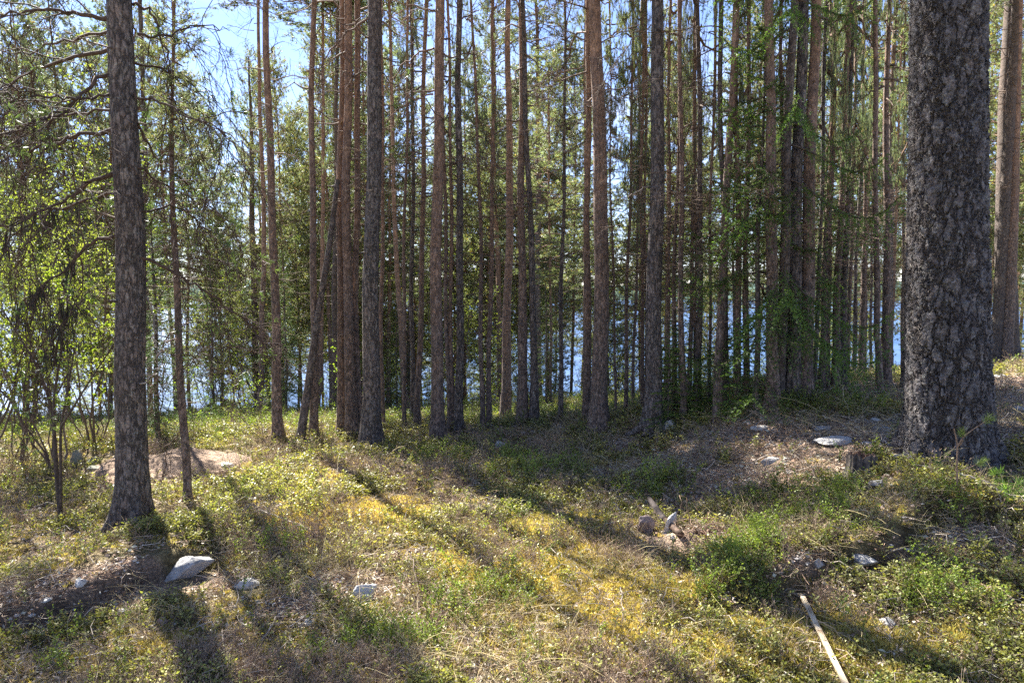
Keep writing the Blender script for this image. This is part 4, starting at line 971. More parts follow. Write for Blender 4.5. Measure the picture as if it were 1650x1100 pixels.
# ------------------------------------------------------------------ rocks
def stone_mat(name, a_, b_):
    m, nt, out = newmat(name); tc = N(nt, 'ShaderNodeTexCoord'); n1 = N(nt, 'ShaderNodeTexNoise', Scale=14.0, Detail=8.0, Roughness=.7); nt.links.new(tc.outputs['Object'], n1.inputs['Vector'])
    n2 = N(nt, 'ShaderNodeTexNoise', Scale=90.0, Detail=3.0); nt.links.new(tc.outputs['Object'], n2.inputs['Vector'])
    c = ramp(nt, n1.outputs['Fac'], [(.32, a_), (.62, b_)]); c = mixc(nt, 1.0, c, ramp(nt, n2.outputs['Fac'], [(.3, (.7, .7, .7)), (.7, (1.2, 1.2, 1.2))]), 'MULTIPLY')
    b = N(nt, 'ShaderNodeBsdfPrincipled', Roughness=.85); nt.links.new(c, b.inputs['Base Color']); bp = N(nt, 'ShaderNodeBump', Strength=.6, Distance=.01); nt.links.new(math_(nt, 'ADD', n1.outputs['Fac'], n2.outputs['Fac']), bp.inputs['Height'])
    nt.links.new(bp.outputs[0], b.inputs['Normal']); nt.links.new(b.outputs[0], out.inputs['Surface']); return m
S_GREY = stone_mat('grey_granite', (.19, .18, .17), (.36, .35, .335)); S_PALE = stone_mat('pale_stone', (.36, .34, .31), (.52, .50, .46)); S_BROWN = stone_mat('brown_stone', (.20, .135, .11), (.31, .235, .20)); S_MOSS = stone_mat('mossy_stone', (.09, .10, .05), (.24, .23, .19))
ROCKD = []
def rock(px, py, w, h, label, mat=S_GREY, seed=0, rot=0., depth=.8, sink=.35, tilt=0., cut=.0, group=None, name='rock', cat='rock'):
    """w,h in photo pixels"""
    P0 = on_ground(px, py); Y = P0[1]; W = w / FPX * Y; H = h / FPX * Y; g = np.random.default_rng(seed + int(px))
    nu, nv = 64, 36; u = np.linspace(0, 2 * np.pi, nu, endpoint=False); v = np.linspace(-np.pi / 2, np.pi / 2, nv)
    U, V = np.meshgrid(u, v); d = np.stack([np.cos(V) * np.cos(U), np.cos(V) * np.sin(U), np.sin(V)], -1)
    r = np.ones(U.shape)
    for k in range(18):                       # planar cuts give a broken-stone outline
        nrm = g.normal(size=3); nrm /= np.linalg.norm(nrm); lim = .52 + .36 * g.random(); dd = d @ nrm; r = np.where(dd * r > lim, lim / np.maximum(dd, .01), r)
    r = r * (1 + .10 * (fbm(d[..., 0] * 3 + seed + 9, d[..., 1] * 3 + d[..., 2] * 2.3 + 7, seed, 4) - .5) * 2)
    p = d * r[..., None] * np.array([W / 2, W / 2 * depth, H * .66]) * 1.22
    c_, s_ = math.cos(tilt), math.sin(tilt); p = np.stack([p[..., 0] * c_ + p[..., 2] * s_, p[..., 1], -p[..., 0] * s_ + p[..., 2] * c_], -1)
    p[..., 2] += H * (.5 - sink)
    mb = MB(); i, j = np.meshgrid(np.arange(nv - 1), np.arange(nu), indexing='ij')
    mb.add(p, np.stack([i * nu + j, i * nu + (j + 1) % nu, (i + 1) * nu + (j + 1) % nu, (i + 1) * nu + j], -1), 0, (1, 1, 1), True)
    o = mb.build(name, [mat]); o.location = P0; o.rotation_euler = (0, 0, rot); tag(o, label, cat, group); dd = math.hypot(P0[0], P0[1]); ROCKD.append((P0[0] * (1 - .3 * W / dd), P0[1] * (1 - .3 * W / dd), W * .72)); return o
rock(298, 928, 80, 27, 'long smooth grey boulder half in the shadow of the left pine', S_GREY, 1, .5, .55, .25, -.3)
rock(590, 966, 38, 26, 'white stone lying in the bare patch in the middle foreground', S_PALE, 2, .3, .7, .2, -.2)
rock(498, 1010, 15, 12, 'small round white stone below and left of the white foreground stone', S_PALE, 3, 0, .9, .1)
rock(609, 978, 10, 8, 'tiny pale stone touching the white foreground stone', S_PALE, 9)
rock(400, 946, 40, 14, 'flat pale stone half sunk right of the long grey boulder', S_PALE, 4, .2, .7, .3)
rock(594, 862, 18, 10, 'small white stone in the twigs on the sunny mound', S_PALE, 5)
rock(640, 866, 26, 10, 'flat pinkish stone on the sunny mound', S_BROWN, 6)
rock(1040, 857, 38, 28, 'rounded brown stone left of the weathered log piece', S_BROWN, 7, .3, .8, .15, .15)
rock(806, 722, 26, 13, 'smooth pale stone in the heather before the centre group of pines', S_PALE, 8, 0, .8, .2)
rock(1081, 692, 24, 15, 'white jagged rock at the foot of the root-spread pine', S_PALE, 10, .1, .8, .2)
rock(125, 754, 24, 28, 'upright mossy rock at the left end of the sand heap', S_MOSS, 11, 0, .9, .15)
rock(150, 748, 22, 14, 'rounded rock behind the upright mossy rock', S_MOSS, 12)
rock(155, 760, 34, 15, 'flat mossy rock in front on the sand heap edge', S_MOSS, 13, .2)
rock(140, 768, 14, 6, 'small pale stone below the mossy rocks', S_PALE, 14)
rock(364, 755, 22, 11, 'pale angular stone on the broken edge of the sand heap', S_PALE, 15, 0, .8, .1)
rock(1345, 712, 54, 9, 'long flat pale rock slab on the bare path', S_PALE, 16, .15, .9, .35, -.08)
rock(1400, 717, 18, 7, 'small white stone right of the long slab', S_PALE, 17)
rock(1328, 694, 30, 10, 'low grey stone behind the long slab', S_GREY, 18)
rock(1240, 746, 30, 12, 'grey flat stone at the near side of the path', S_GREY, 19)
rock(1268, 744, 14, 7, 'small stone right of the grey flat stone', S_PALE, 20)
rock(1410, 678, 20, 6, 'thin pale stone far side of the path', S_PALE, 21)
rock(1225, 692, 26, 8, 'low whitish stone near the foot of the pine before the spruce', S_PALE, 22)
rock(1425, 692, 34, 7, 'narrow grey stone beside the massive pine', S_GREY, 23, .1, .5)
rock(1445, 736, 18, 7, 'small pale stone at the left foot of the massive pine', S_PALE, 24)
rock(1412, 782, 34, 10, 'grey stone half covered by leaves in front of the stump', S_GREY, 25, .2)
rock(1612, 610, 26, 10, 'angular grey stone in the grass before the crossed pair', S_GREY, 26)
rock(1642, 662, 22, 8, 'pale stone on the path at the right edge', S_PALE, 27)
rock(1648, 574, 22, 30, 'grey boulder behind the slim orange pine at the right edge', S_GREY, 28)
rock(130, 944, 20, 9, 'pale stone on the bare soil at the lower left', S_PALE, 29)
rock(75, 971, 16, 6, 'flat light stone at the edge of the lower left ledge', S_PALE, 30)
rock(200, 988, 22, 9, 'pale stone below the lower left ledge', S_PALE, 31)
rock(62, 1028, 20, 14, 'rough whitish stone low in the left corner', S_PALE, 32)
rock(264, 1005, 20, 12, 'pinkish stone in the tree shadow at the lower left', S_BROWN, 33)
rock(1195, 905, 12, 9, 'small brown pebble stone below the log piece', S_BROWN, 34)
rock(1084, 872, 9, 7, 'pale pebble touching the lower end of the log piece', S_PALE, 35)
rock(1430, 1005, 24, 13, 'small grey stone right of the wooden lath', S_GREY, 36)
rock(1318, 918, 20, 14, 'blue-grey stone in the dark bank edge on the right', S_GREY, 37)
rock(1395, 905, 40, 12, 'flat dark stone under the bank edge on the right', S_GREY, 38)

# gravel heap left
HEAPH = .17
P0 = on_ground(262, 760); Y = P0[1]
hx = np.linspace(-1.25, 1.25, 110); hy = np.linspace(-.75, .95, 80); X, Yg = np.meshgrid(hx, hy)
hh = HEAPH *  np.exp(-(np.abs((X + .05 + .1 * Yg) / .86) ** 3.2)) * np.exp(-(np.abs((Yg - .15) / .50) ** 2.6))
edge = .16 * (fbm(X * 3 + 3, Yg * 3, 21, 4) - .5) + .045 * (fbm(X * 13 + 3, Yg * 13, 22, 3) - .5)
Z = ground(X + P0[0], Yg + P0[1]) - P0[2] + hh + edge * (hh > .02) * np.clip(hh * 8, 0, 1) - .05
mb = MB(); i, j = np.meshgrid(np.arange(79), np.arange(109), indexing='ij')
nn = fbm(X * 8, Yg * 8, 23, 4)[..., None]
mb.add(np.stack([X, Yg, Z], -1), np.stack([i * 110 + j, i * 110 + j + 1, (i + 1) * 110 + j + 1, (i + 1) * 110 + j], -1), 0, (np.array([.34, .265, .205]) * (.7 + .6 * nn)).reshape(-1, 3), True)
o = mb.build('sand_heap', [M_FLOOR]); o.location = P0; tag(o, 'low heap of bare pinkish sand and gravel behind the left pines', 'sand heap')

# ------------------------------------------------------------------ stump, log, lath, loose sticks
P0 = on_ground(1386, 766); Y = P0[1]; g = np.random.default_rng(44)
th = np.linspace(0, 2 * np.pi, 48, endpoint=False); zr = np.linspace(-.06, 1, 14)
W = 42 / FPX * Y / 2; Hs = 37 / FPX * Y
jag = .78 + .22 * np.repeat(g.random(16), 3) + .05 * g.normal(size=48); rp = 1 + .10 * np.repeat(g.normal(size=24), 2) + .04 * g.normal(size=48)
v = np.stack([np.stack([W * rp * (1 + .35 * math.exp(-max(z_, 0) * 5)) * np.cos(th), W * rp * (1 + .35 * math.exp(-max(z_, 0) * 5)) * np.sin(th), z_ * Hs * jag], -1) for z_ in zr])
inner = [np.stack([W * rp * k * np.cos(th), W * rp * k * np.sin(th), Hs * (jag * (1 - q) + q * .35)], -1) for k, q in ((.86, .02), (.6, .5), (.25, .9), (.02, 1))]
v = np.concatenate([v, np.stack(inner)]); nr = len(v); i, j = np.meshgrid(np.arange(nr - 1), np.arange(48), indexing='ij')
cc = np.tile(np.array([.125, .105, .09]), (nr * 48, 1)) * np.tile(.6 + .8 * g.random(48), nr)[:, None]; cc[14 * 48:] *= np.array([1.3, .9, .65])
o = empty('stump', P0, 'short weathered grey stump with a rotten broken top left of the massive pine', 'stump')
mb = MB(); mb.add(v[:14], np.stack([i * 48 + j, i * 48 + (j + 1) % 48, (i + 1) * 48 + (j + 1) % 48, (i + 1) * 48 + j], -1)[:13], 0, cc[:14 * 48]); mb.build('bark', [M_TWIG], o)
mb = MB(); mb.add(v[13:], np.stack([i * 48 + j, i * 48 + (j + 1) % 48, (i + 1) * 48 + (j + 1) % 48, (i + 1) * 48 + j], -1)[:nr - 14], 0, cc[13 * 48:]); mb.build('rotten_core', [M_TWIG], o)

def gpoly(pts, lift, n):
    """line over the ground through photo points, lifted by lift metres"""
    q = [on_ground(a_, b_) + np.array([0, 0, l]) for (a_, b_), l in zip(pts, lift)]
    return resample(q, n)
def stick(pts, lift, r0, r1, label, col, name='fallen_branch', cat='branch', sides=8, fork=0, n=14, wig=.006, seed=0, group=None):
    g = np.random.default_rng(seed + int(pts[0][0])); p = gpoly(pts, lift, n); p[1:-1] += g.normal(size=(n - 2, 3)) * wig
    o_ = p[0].copy(); p = p - o_; mb = MB(); mb.tube(p, np.linspace(r0, r1, n), sides, 0, np.array(col) * 1.0, cap=True)
    if fork: dead_twigs(mb, p, g, max(.0018, r1 * .6), np.array(col) * .9, fork, .22, .0, True)
    o = mb.build(name, [M_TWIG]); o.location = o_; tag(o, label, cat, group); return o
# broken log piece: bark sleeve with a bare lower end
p = gpoly([(1046, 832), (1066, 850), (1097, 872)], [.13, .075, .03], 16); g = np.random.default_rng(8); o_ = p[0].copy()
o = empty('log_piece', o_, 'short dark log piece leaning from the brown stone down to the dug hole', 'log'); p -= o_
prof = 1 + .12 * g.normal(size=(16, 10)) * .6
mb = MB(); mb.tube(p[:10], np.linspace(.020, .026, 10), 10, 0, (.055, .044, .04), prof[:10], cap=True); mb.build('bark', [M_TWIG], o)
mb = MB(); mb.tube(p[9:], np.linspace(.025, .022, 7), 10, 0, (.11, .075, .055), prof[9:], cap=True); mb.build('bare_wood', [M_TWIG], o)
rock(1079, 858, 22, 30, 'upright weathered white piece of rock behind the log piece', S_PALE, 57, .4, .6, .1, .35)
stick([(988, 822), (1005, 836)], [.05, .01], .014, .012, 'short grey weathered wood chunk left of the brown stone', (.36, .36, .36), 'wood_chunk', 'wood chunk', n=6, wig=.002)
stick([(925, 828), (960, 824), (990, 812), (1018, 788)], [.02, .03, .06, .12], .005, .002, 'thin pale curved branch above the wood chunk', (.36, .29, .2), fork=3)
stick([(905, 772), (930, 778), (965, 768)], [.06, .03, .08], .004, .002, 'thin straw coloured stick lying in the shaded heath', (.42, .35, .2))
stick([(500, 857), (470, 848), (440, 842), (420, 832), (402, 835)], [.02, .04, .05, .06, .02], .006, .002, 'bleached branch spread across the heath left of the sunny mound', (.42, .38, .32), fork=14, seed=1)
stick([(520, 872), (480, 856), (455, 860), (405, 868)], [.02, .05, .04, .02], .005, .002, 'second bleached branch under the first on the left heath', (.38, .34, .29), fork=12, seed=2)
stick([(1000, 960), (1004, 985), (1003, 1010)], [.05, .03, .01], .004, .002, 'short crooked grey twig in the centre foreground', (.36, .32, .27), seed=3, wig=.004)
stick([(1540, 755), (1580, 755), (1605, 748), (1622, 736)], [.10, .10, .12, .16], .004, .002, 'pale thin dead twig beneath the pine seedling', (.42, .37, .31), fork=4, seed=4)
stick([(1545, 785), (1580, 795), (1610, 812), (1618, 830)], [.08, .08, .06, .03], .005, .0025, 'bent whitish twig lower right below the seedling', (.42, .37, .33), fork=6, seed=5)
stick([(1365, 705), (1400, 700), (1455, 697)], [.0, .015, .02], .012, .01, 'grey flat root bit by the path near the massive pine', (.3, .28, .26), 'root', 'root')
stick([(1422, 716), (1450, 728)], [.02, .02], .006, .004, 'thin pale stick pointing at the massive pine', (.4, .35, .3))
stick([(1345, 640), (1358, 660), (1368, 676)], [.32, .16, .01], .005, .003, 'slim pale stick standing slanted in the path edge heath', (.38, .35, .2), seed=6)
stick([(1250, 640), (1290, 646), (1330, 642)], [.06, .05, .07], .006, .003, 'grey dead branch lying behind the pine before the spruce', (.34, .31, .28), fork=5, seed=7)
stick([(1150, 682), (1190, 668), (1222, 640)], [.03, .08, .2], .007, .003, 'dead branch sweeping from the path up to the spruce', (.3, .24, .19), fork=10, seed=8)
stick([(1175, 690), (1205, 680), (1240, 668)], [.02, .05, .12], .006, .003, 'lower dead branch sweeping to the pine before the spruce', (.32, .26, .2), fork=10, seed=9)
stick([(240, 808), (270, 818), (300, 822)], [.03, .03, .02], .006, .003, 'thin fallen stick at the foot of the dark left pine', (.35, .3, .25), fork=4, seed=10)
stick([(1255, 880), (1235, 900), (1228, 925)], [.05, .03, .0], .006, .003, 'dark twig hanging over the dark bank edge', (.2, .15, .12), fork=4, seed=11)
stick([(660, 925), (672, 955), (676, 985)], [.14, .08, .0], .004, .003, 'small upright dark forked twig right of the white foreground stone', (.22, .17, .13), fork=5, seed=12)
stick([(1440, 1060), (1450, 1050), (1462, 1043)], [.02, .02, .03], .004, .002, 'small pale stick on the yellow moss right of the lath', (.42, .34, .25), seed=13)
stick([(1385, 985), (1410, 990), (1450, 1000)], [.02, .05, .02], .004, .002, 'brown twig lying across the small grey stone', (.28, .22, .17), seed=14, fork=4)
stick([(20, 800), (60, 790), (130, 772), (170, 768)], [.03, .05, .05, .03], .022, .016, 'moss-covered old log lying before the left birch bushes', (.25, .21, .07), 'fallen_log', 'log', wig=.01)

P0 = on_ground(1125, 858); g = np.random.default_rng(31); mb = MB()
for q in range(46):
    a_ = g.random() * 6.28; p = arc((g.normal() * .07, g.normal() * .05, .0), (math.cos(a_), math.sin(a_), .5 + .5 * g.random()), .10 + .12 * g.random(), 7, (0, 0, -.9), .9, g)
    mb.tube(p, np.linspace(.0035, .0012, 7), 4, 0, np.array([(.16, .10, .07), (.26, .18, .13), (.10, .07, .05)][g.integers(3)]))
o = mb.build('root_tangle', [M_TWIG]); o.location = P0; tag(o, 'tangle of thin torn brown roots in the dug hole right of the log piece', 'roots')
# wooden lath
a0 = on_ground(1291, 972) + np.array([0, 0, .035]); a1 = on_ground(1349, 1106) + np.array([0, 0, .075])
u = a1 - a0; L = np.linalg.norm(u); u /= L; sdv = np.cross(u, [0, 0, 1]); sdv /= np.linalg.norm(sdv); nz = np.cross(sdv, u)
m, nt, out = newmat('sawn_wood'); tc = N(nt, 'ShaderNodeTexCoord'); mp = N(nt, 'ShaderNodeMapping'); mp.inputs['Scale'].default_value = (3, 70, 30); nt.links.new(tc.outputs['Object'], mp.inputs['Vector'])
n1 = N(nt, 'ShaderNodeTexNoise', Scale=1.5, Detail=5.0); nt.links.new(mp.outputs[0], n1.inputs['Vector']); b = N(nt, 'ShaderNodeBsdfPrincipled', Roughness=.7)
n3 = N(nt, 'ShaderNodeTexNoise', Scale=6.0, Detail=4.0); nt.links.new(tc.outputs['Object'], n3.inputs['Vector'])
c = mixc(nt, 1.0, ramp(nt, n1.outputs['Fac'], [(.35, (.46, .36, .23)), (.65, (.62, .52, .37))]), ramp(nt, n3.outputs['Fac'], [(.35, (.72, .68, .62)), (.6, (1.05, 1.04, 1.02))]), 'MULTIPLY')
nt.links.new(c, b.inputs['Base Color']); nt.links.new(b.outputs[0], out.inputs['Surface'])
M_WOOD = m
m, nt, out = newmat('pencil_mark'); b = N(nt, 'ShaderNodeBsdfPrincipled', Roughness=.8); b.inputs['Base Color'].default_value = (.035, .035, .035, 1); nt.links.new(b.outputs[0], out.inputs['Surface']); M_INK = m
m, nt, out = newmat('knot_wood'); b = N(nt, 'ShaderNodeBsdfPrincipled', Roughness=.8); b.inputs['Base Color'].default_value = (.30, .17, .08, 1); nt.links.new(b.outputs[0], out.inputs['Surface']); M_KNOT = m
o = empty('wooden_lath', a0, 'pale sawn wooden lath with pencil marks lying on the moss, lower right', 'lath')
o.rotation_euler = Matrix((u, -sdv, nz)).transposed().to_euler()
LL = L * 1.5; hw = .0125; ht = .006
def boxv(x0, x1, y0, y1, z0, z1):
    v = np.array([(x, y, z) for z in (z0, z1) for (x, y) in ((x0, y0), (x1, y0), (x1, y1), (x0, y1))]); f = [[0, 3, 2, 1], [4, 5, 6, 7], [0, 1, 5, 4], [1, 2, 6, 5], [2, 3, 7, 6], [3, 0, 4, 7]]; return v, f
v, f = boxv(0, LL, -hw, hw, -ht, ht); v[[3, 7], 0] += .004; mb = MB(); mb.add(v, f); lo = mb.build('board', [M_WOOD], o)
bv = lo.modifiers.new('bevel', 'BEVEL'); bv.width = .0012; bv.segments = 2
mb = MB()
def stroke(x0, y0, x1, y1, w=.0009):
    p, q = np.array([x0, y0]), np.array([x1, y1]); d = q - p; d /= np.linalg.norm(d); s = np.array([-d[1], d[0]]) * w
    mb.add(np.array([[*(p + s), ht + .0008], [*(p - s), ht + .0008], [*(q - s), ht + .0008], [*(q + s), ht + .0008]]), [[0, 1, 2, 3]])
SX = L / 134.0 * 150 / 134.0
k_ = .00105
def S(a_, b_): return (L * (a_ / 1000.0), (b_) * .001)
for (x0, y0, x1, y1) in [(95, 8, 125, 5), (150, 7, 160, -4), (160, -4, 175, -6), (175, -6, 168, 2), (168, 2, 185, 4), (150, 7, 163, 8), (200, -2, 212, -3), (205, 5, 216, 4), (245, -9, 262, 9), (262, 9, 282, -9), (282, -9, 290, 2), (285, 8, 312, -8), (312, -8, 322, 0), (318, 9, 345, 3)]:
    a2, b2 = S(x0, y0), S(x1, y1); stroke(*a2, *b2)
mb.build('pencil_marks', [M_INK], o)
mb = MB(); thk = np.linspace(0, 2 * np.pi, 13)[:-1]
for (cx, cy, rx, ry) in [(L * .56, 0, .006, .0118), (L * .585, .002, .003, .009)]:
    c0 = np.array([[cx, cy, ht + .0006]] * 12); ring = np.stack([cx + rx * np.cos(thk) * (1 + .2 * np.sin(thk * 3)), cy + ry * np.sin(thk), np.full(12, ht + .0006)], -1)
    V_ = np.concatenate([c0[:1], ring]); mb.add(V_, [[0, 1 + a_, 1 + (a_ + 1) % 12, 1 + (a_ + 2) % 12] for a_ in range(0, 12, 2)])
mb.build('knot', [M_KNOT], o)

# pine seedling in front of the old pine
P0 = on_ground(1542, 800); Y = P0[1]; g = np.random.default_rng(19)
o = empty('pine_seedling', P0, 'spindly pine seedling with needle tufts in front of the massive pine', 'pine seedling'); mb = MB(); ml = MB()
for poly, r0, r1 in [([(1543, 800), (1541, 740), (1545, 720), (1537, 690)], .006, .0035), ([(1542, 722), (1550, 705), (1570, 690), (1592, 676)], .004, .002), ([(1545, 718), (1552, 712), (1550, 698)], .003, .002), ([(1541, 745), (1525, 742), (1512, 745)], .003, .002), ([(1542, 760), (1565, 752), (1580, 745)], .003, .002)]:
    br = resample([at_depth(a_, b_, Y - .03 * i) - P0 for i, (a_, b_) in enumerate(poly)], 10); mb.tube(br, np.linspace(r0, r1, 10), 6, 0, (.27, .19, .14))
    if poly[0][1] < 800 and poly[1][1] > 700 or poly[-1] == (1592, 676):
        e = br[-1]; d = (br[-1] - br[-3]); d /= np.linalg.norm(d); n_ = 40 if poly[-1] == (1592, 676) else 34
        ml.blades(np.array([e - d * .03 * q for q in (0, .5, 1)]), np.array([d] * 3), n_, .05, .0017, .5, 0, (.19, .25, .08), .3, g=g)
mb.build('stem', [M_TWIG], o); ml.build('needles', [M_NEEDLE], o)
# second seedling low right
P0 = on_ground(1640, 830); o = empty('pine_seedling', P0, 'low green pine seedling with dense tufts at the right frame edge', 'pine seedling'); mb = MB(); ml = MB()
for k in range(7):
    a_ = k * 2.4; d = np.array([math.cos(a_) * .6, math.sin(a_) * .6, .8]); br = arc((0, 0, 0), d, .12 + .1 * g.random(), 6, (0, 0, .3), .05, g); mb.tube(br, np.linspace(.004, .002, 6), 5, 0, (.25, .18, .12))
    ml.blades(br[3:], np.tile(d, (3, 1)), 40, .055, .0024, .7, 0, (.17, .26, .05), .3, g=g)
mb.build('stem', [M_TWIG], o); ml.build('needles', [M_NEEDLE], o)

# ------------------------------------------------------------------ ground cover (uncountable)
def scatter(name, protos, N_, r0, r1, accept, scale, mats, seed, colmul=None, az=(-46, 46), lift=0.0, kind='stuff', tilt=.25, pw=2.0):
    g = np.random.default_rng(seed)
    u = g.random(N_)
    if pw == 2.0: r = r0 * (r1 / r0) ** u
    else: r = (r0 ** (2 - pw) + u * (r1 ** (2 - pw) - r0 ** (2 - pw))) ** (1 / (2 - pw))
    a_ = R(az[0]) + R(az[1] - az[0]) * g.random(N_); x = r * np.sin(a_); y = r * np.cos(a_)
    ok = g.random(N_) < accept(x, y); x, y, r = x[ok], y[ok], r[ok]
    for (tx, ty, tr) in TRUNKDISCS:
        k = (x - tx) ** 2 + (y - ty) ** 2 > tr ** 2; x, y, r = x[k], y[k], r[k]
    zz = ground(x, y) + lift
    V, F, C = [], [], []; off = 0; which = g.integers(0, len(protos), len(x))
    for k, (pv, pf, pc) in enumerate(protos):
        s = which == k; n = s.sum()
        if n == 0: continue
        th_ = g.random(n) * 6.283; sc = scale(r[s]) * (.65 + .7 * g.random(n)); tx = g.normal(size=n) * tilt; ty = g.normal(size=n) * tilt
        c_, s_ = np.cos(th_), np.sin(th_)
        q = pv[None] * sc[:, None, None]; X = q[..., 0] * c_[:, None] - q[..., 1] * s_[:, None]; Y_ = q[..., 0] * s_[:, None] + q[..., 1] * c_[:, None]
        X = X + q[..., 2] * tx[:, None]; Y_ = Y_ + q[..., 2] * ty[:, None]; Z_ = q[..., 2]
        # follow the slope under each plant
        v = np.stack([X + x[s][:, None], Y_ + y[s][:, None], Z_ + zz[s][:, None]], -1)
        V.append(v.reshape(-1, 3)); nv = pv.shape[0]
        F.append((pf[None] + (np.arange(n) * nv)[:, None, None]).reshape(-1, 4) + off); off += n * nv
        cm = .75 + .5 * g.random((n, 1, 1)); cc = pc[None] * cm
        if colmul is not None: cc = cc * colmul(x[s], y[s])[:, None, :]
        C.append(cc.reshape(-1, 3))
    V = np.concatenate(V); F = np.concatenate(F); C = np.concatenate(C)
    me = raw_mesh(name, V, F, np.zeros(len(F)), C, np.zeros(len(F), bool), mats)
    o = bpy.data.objects.new(name, me); COL.objects.link(o); o['kind'] = kind; return o
def proto(fn, seed):
    mb = MB(); fn(mb, np.random.default_rng(seed)); v, f, m_, c, s = mb.arrays(); return v, f, c
def flat_tube(mb, p, r, col):
    mb.tube(p, r, 3, 0, col)
def ling(mb, g, nleaf=18, H=.06, size=.0148, col=(.12, .145, .06), top=(.34, .34, .11)):
    for s in range(2):
        d = np.array([g.normal() * .35, g.normal() * .35, 1]); st = arc((g.normal() * .01, g.normal() * .01, -.005), d, H * (.7 + .5 * g.random()), 4, (0, 0, 0), .3, g)
        flat_tube(mb, st, [.0012, .001, .0009, .0006], (.14, .09, .06)); n = nleaf // 2; w = .25 + .75 * np.linspace(0, 1, n); k = np.minimum(2, (w * 3).astype(int)); P = st[k] + (st[np.minimum(3, k + 1)] - st[k]) * (w * 3 - k)[:, None]
        a_ = np.arange(n) * 2.4 + g.random() * 6; D = np.stack([np.cos(a_), np.sin(a_), .35 + .4 * g.random(n)], -1)
        cc = np.array(col)[None] * (1 - w[:, None] ** 3) + np.array(top)[None] * w[:, None] ** 3
        mb.blades(P, D, 1, size, size * .55, .2, 0, cc, .25, g=g)
def bilb(mb, g, H=.13, nb=7, size=.011, col=(.20, .26, .06)):
    d = np.array([g.normal() * .2, g.normal() * .2, 1]); st = arc((0, 0, -.01), d, H, 6, (0, 0, 0), .3, g); flat_tube(mb, st, np.linspace(.0018, .0008, 6), (.12, .13, .05))
    for b_ in range(nb):
        u = .3 + .7 * (b_ + g.random()) / nb; k = min(4, int(u * 5)); p = st[k]; a_ = g.random() * 6.28; dd = np.array([math.cos(a_) * .7, math.sin(a_) * .7, .8]); sb = arc(p, dd, H * .4, 4, (0, 0, .1), .3, g)
        flat_tube(mb, sb, [.001, .0008, .0007, .0005], (.13, .16, .05)); D = np.tile(dd, (4, 1)); mb.blades(sb, D, 2, size, size * .6, .8, 0, col, .3, g=g)
def heath(mb, g, H=.12, col=(.32, .25, .17)):
    for q in range(5):
        d = np.array([g.normal() * .5, g.normal() * .5, 1]); p = arc((0, 0, -.005), d, H * (.5 + .7 * g.random()), 4, (0, 0, 0), .4, g); flat_tube(mb, p, [.0014, .0011, .0009, .0006], np.array(col) * (.6 + .8 * g.random()))
        mb.blades(p[1:], np.tile(d, (3, 1)), 3, .02, .0022, .6, 0, np.array(col) * 1.2, .3, g=g)
def mossy(mb, g, col=(.45, .37, .135)):
    P = g.normal(size=(9, 3)) * [.02, .02, .0]; mb.blades(P, np.tile([0, 0, 1.], (9, 1)), 4, .024, .005, .45, 0, np.array(col) * (.7 + .6 * g.random((9, 1))), .25, g=g)
def litter(mb, g):
    for q in range(4):
        a_ = g.random() * 6.28; P = np.array([[g.normal() * .03, g.normal() * .03, .004 + .01 * g.random()]]); c = [(.50, .41, .31), (.36, .25, .17), (.50, .45, .37), (.26, .18, .12)][g.integers(4)]
        mb.blades(P, np.array([[math.cos(a_), math.sin(a_), .12 * g.normal()]]), 1, .02 + .02 * g.random(), .008 + .010 * g.random(), .12, 0, c, .2, g=g)
def twigs(mb, g):
    for q in range(2):
        a_ = g.random() * 6.28; L_ = .05 + .12 * g.random(); p = arc((g.normal() * .02, g.normal() * .02, .006 + .012 * g.random()), (math.cos(a_), math.sin(a_), .12 * g.normal()), L_, 4, (0, 0, 0), .4, g)
        c = [(.34, .27, .20), (.20, .14, .10), (.42, .37, .31)][g.integers(3)]; flat_tube(mb, p, [.0022, .002, .0016, .001], c)
def needles_litter(mb, g):
    P = g.normal(size=(10, 3)) * [.025, .025, .002] + [0, 0, .005]; a_ = g.random(10) * 6.28; mb.blades(P, np.stack([np.cos(a_), np.sin(a_), .1 * g.normal(size=10)], -1), 1, .045, .0022, .08, 0, (.42, .29, .18), .35, g=g)
def grassy(mb, g, col=(.45, .38, .20), H=.16):
    for q in range(5):
        d = np.array([g.normal() * .7, g.normal() * .7, 1]); p = arc((0, 0, 0), d, H * (.5 + .8 * g.random()), 5, (g.normal() * .4, g.normal() * .4, -.3), .2, g); flat_tube(mb, p, np.linspace(.0011, .0004, 5), np.array(col) * (.7 + .6 * g.random()))
def pebble(mb, g):
    n = 6; th_ = np.linspace(0, 2 * np.pi, n, endpoint=False); s = .007 + .010 * g.random() ** 2
    rings = []
    for (k, h) in ((1.0, -.3), (1.05, .1), (.7, .55), (.05, .7)): rings.append(np.stack([s * k * np.cos(th_) * (1 + .2 * g.normal(size=n)), s * k * np.sin(th_) * (1 + .2 * g.normal(size=n)), np.full(n, s * h)], -1))
    v = np.concatenate(rings); i, j = np.meshgrid(np.arange(3), np.arange(n), indexing='ij'); c = [(.42, .38, .34), (.30, .26, .23), (.50, .47, .44), (.25, .19, .15)][g.integers(4)]
    mb.add(v, np.stack([i * n + j, i * n + (j + 1) % n, (i + 1) * n + (j + 1) % n, (i + 1) * n + j], -1), 0, c)
TRUNKDISCS = [(t[0], t[1], rr_) for t, rr_ in [(on_ground(1528, 738), .36), (on_ground(213, 846), .17), (on_ground(597, 723), .15), (on_ground(965, 693), .15), (on_ground(1052, 695), .15), (on_ground(1386, 766), .15)]]
_l = a0 + u * .0; 
for q in np.linspace(0, 1.4, 26):
    pp = a0 + u * L * q; TRUNKDISCS.append((pp[0], pp[1], .036))
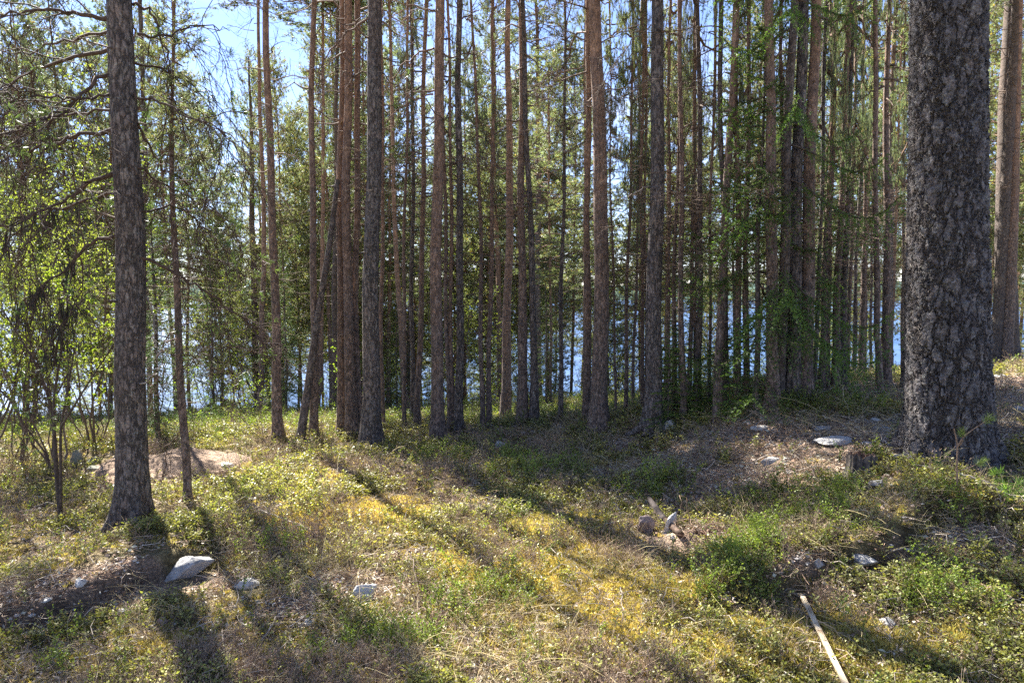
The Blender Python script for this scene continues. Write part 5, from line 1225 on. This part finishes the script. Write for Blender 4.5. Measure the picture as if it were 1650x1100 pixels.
for (px, py, rr_) in [(300, 922, .07), (285, 935, .07), (590, 966, .045), (1040, 862, .09), (1078, 868, .08), (1060, 875, .08), (1100, 880, .08), (1095, 868, .08), (1120, 865, .08), (1050, 850, .06)]:
    t = on_ground(px, py); TRUNKDISCS.append((t[0], t[1], rr_))
TRUNKDISCS += ROCKD
def MK(f):
    def g_(x, y):
        b, m_, l = masks(x, y)
        hp = gauss(x, y, HEAP[0], HEAP[1], 1.0, .62) > .5
        return np.where(hp, 0, f(b, m_, l, x, y))
    return g_
HEAP = on_ground(262, 757)[:2] + np.array([0, .15])
def vary(x, y):
    n = fbm(x * 1.7, y * 1.7, 201, 3)[:, None]; k = fbm(x * .9 + 7, y * .9, 202, 3)[:, None]
    return (.48 + 1.15 * n) * (np.array([1.15, 1.05, .85]) * k + np.array([.95, 1.0, .92]) * (1 - k))
sc_ = lambda base: (lambda r: base * np.clip((r / 3.5) ** .42, .9, 2.6))
scatter('lingonberry_shrubs', [proto(ling, 500 + i) for i in range(6)], 85000, 2.0, 26, MK(lambda b, m_, l, x, y: np.clip((.75 - .55 * m_ - .35 * l) * (1 - .95 * b) * (.12 + 1.3 * sst(.42, .62, fbm(x * 2.6, y * 2.6, 77, 2))) * (1 + .5 * (y > 6)), 0, 1)), sc_(1.05), [M_SHRUB], 21, vary)
scatter('bilberry_shrubs', [proto(bilb, 520 + i) for i in range(5)], 46000, 2.0, 30, MK(lambda b, m_, l, x, y: np.clip((.02 + 1.0 * l * sst(.36, .60, fbm(x * 4.2, y * 4.2, 177, 2)) + .30 * (y > 9)) * (1 - .95 * b), 0, 1)), sc_(.88), [M_SHRUB], 22, vary)
scatter('heather', [proto(heath, 540 + i) for i in range(5)], 52000, 2.0, 22, MK(lambda b, m_, l, x, y: np.clip(.08 + .7 * sst(.5, .66, fbm(x * 2.6, y * 2.6, 99, 2)), 0, 1) * (1 - .75 * b)), sc_(.85), [M_LITTER], 23)
scatter('moss', [proto(mossy, 560 + i) for i in range(5)], 130000, 2.0, 20, MK(lambda b, m_, l, x, y: (.10 + .9 * m_) * (1 - .9 * b)), sc_(1.0), [M_MOSS], 24, vary)
scatter('leaf_litter', [proto(litter, 580 + i) for i in range(8)], 70000, 2.0, 18, lambda x, y: .4 + .6 * masks(x, y)[0], sc_(.8), [M_LITTER], 25, lift=.004)
scatter('fallen_twigs', [proto(twigs, 600 + i) for i in range(10)], 34000, 2.0, 18, lambda x, y: .4 + .6 * masks(x, y)[0], sc_(.85), [M_TWIG], 26, lift=.006)
scatter('fallen_needles', [proto(needles_litter, 620 + i) for i in range(5)], 60000, 2.0, 16, lambda x, y: .3 + .7 * masks(x, y)[0], sc_(.9), [M_LITTER], 27, lift=.002)
scatter('dry_grass', [proto(grassy, 640 + i) for i in range(6)], 16000, 2.0, 22, MK(lambda b, m_, l, x, y: .15 + .85 * (vnoise(x * 1.5, y * 1.5, 123) > .6)), sc_(.9), [M_LITTER], 28)
scatter('pebbles', [proto(pebble, 660 + i) for i in range(8)], 14000, 2.0, 14, lambda x, y: np.clip((.06 + masks(x, y)[0]) * (.2 + 1.2 * (vnoise(x * 4, y * 4, 321) > .5)), 0, 1), sc_(.9), [S_PALE], 29, lift=.0)
# stones on the sand heap
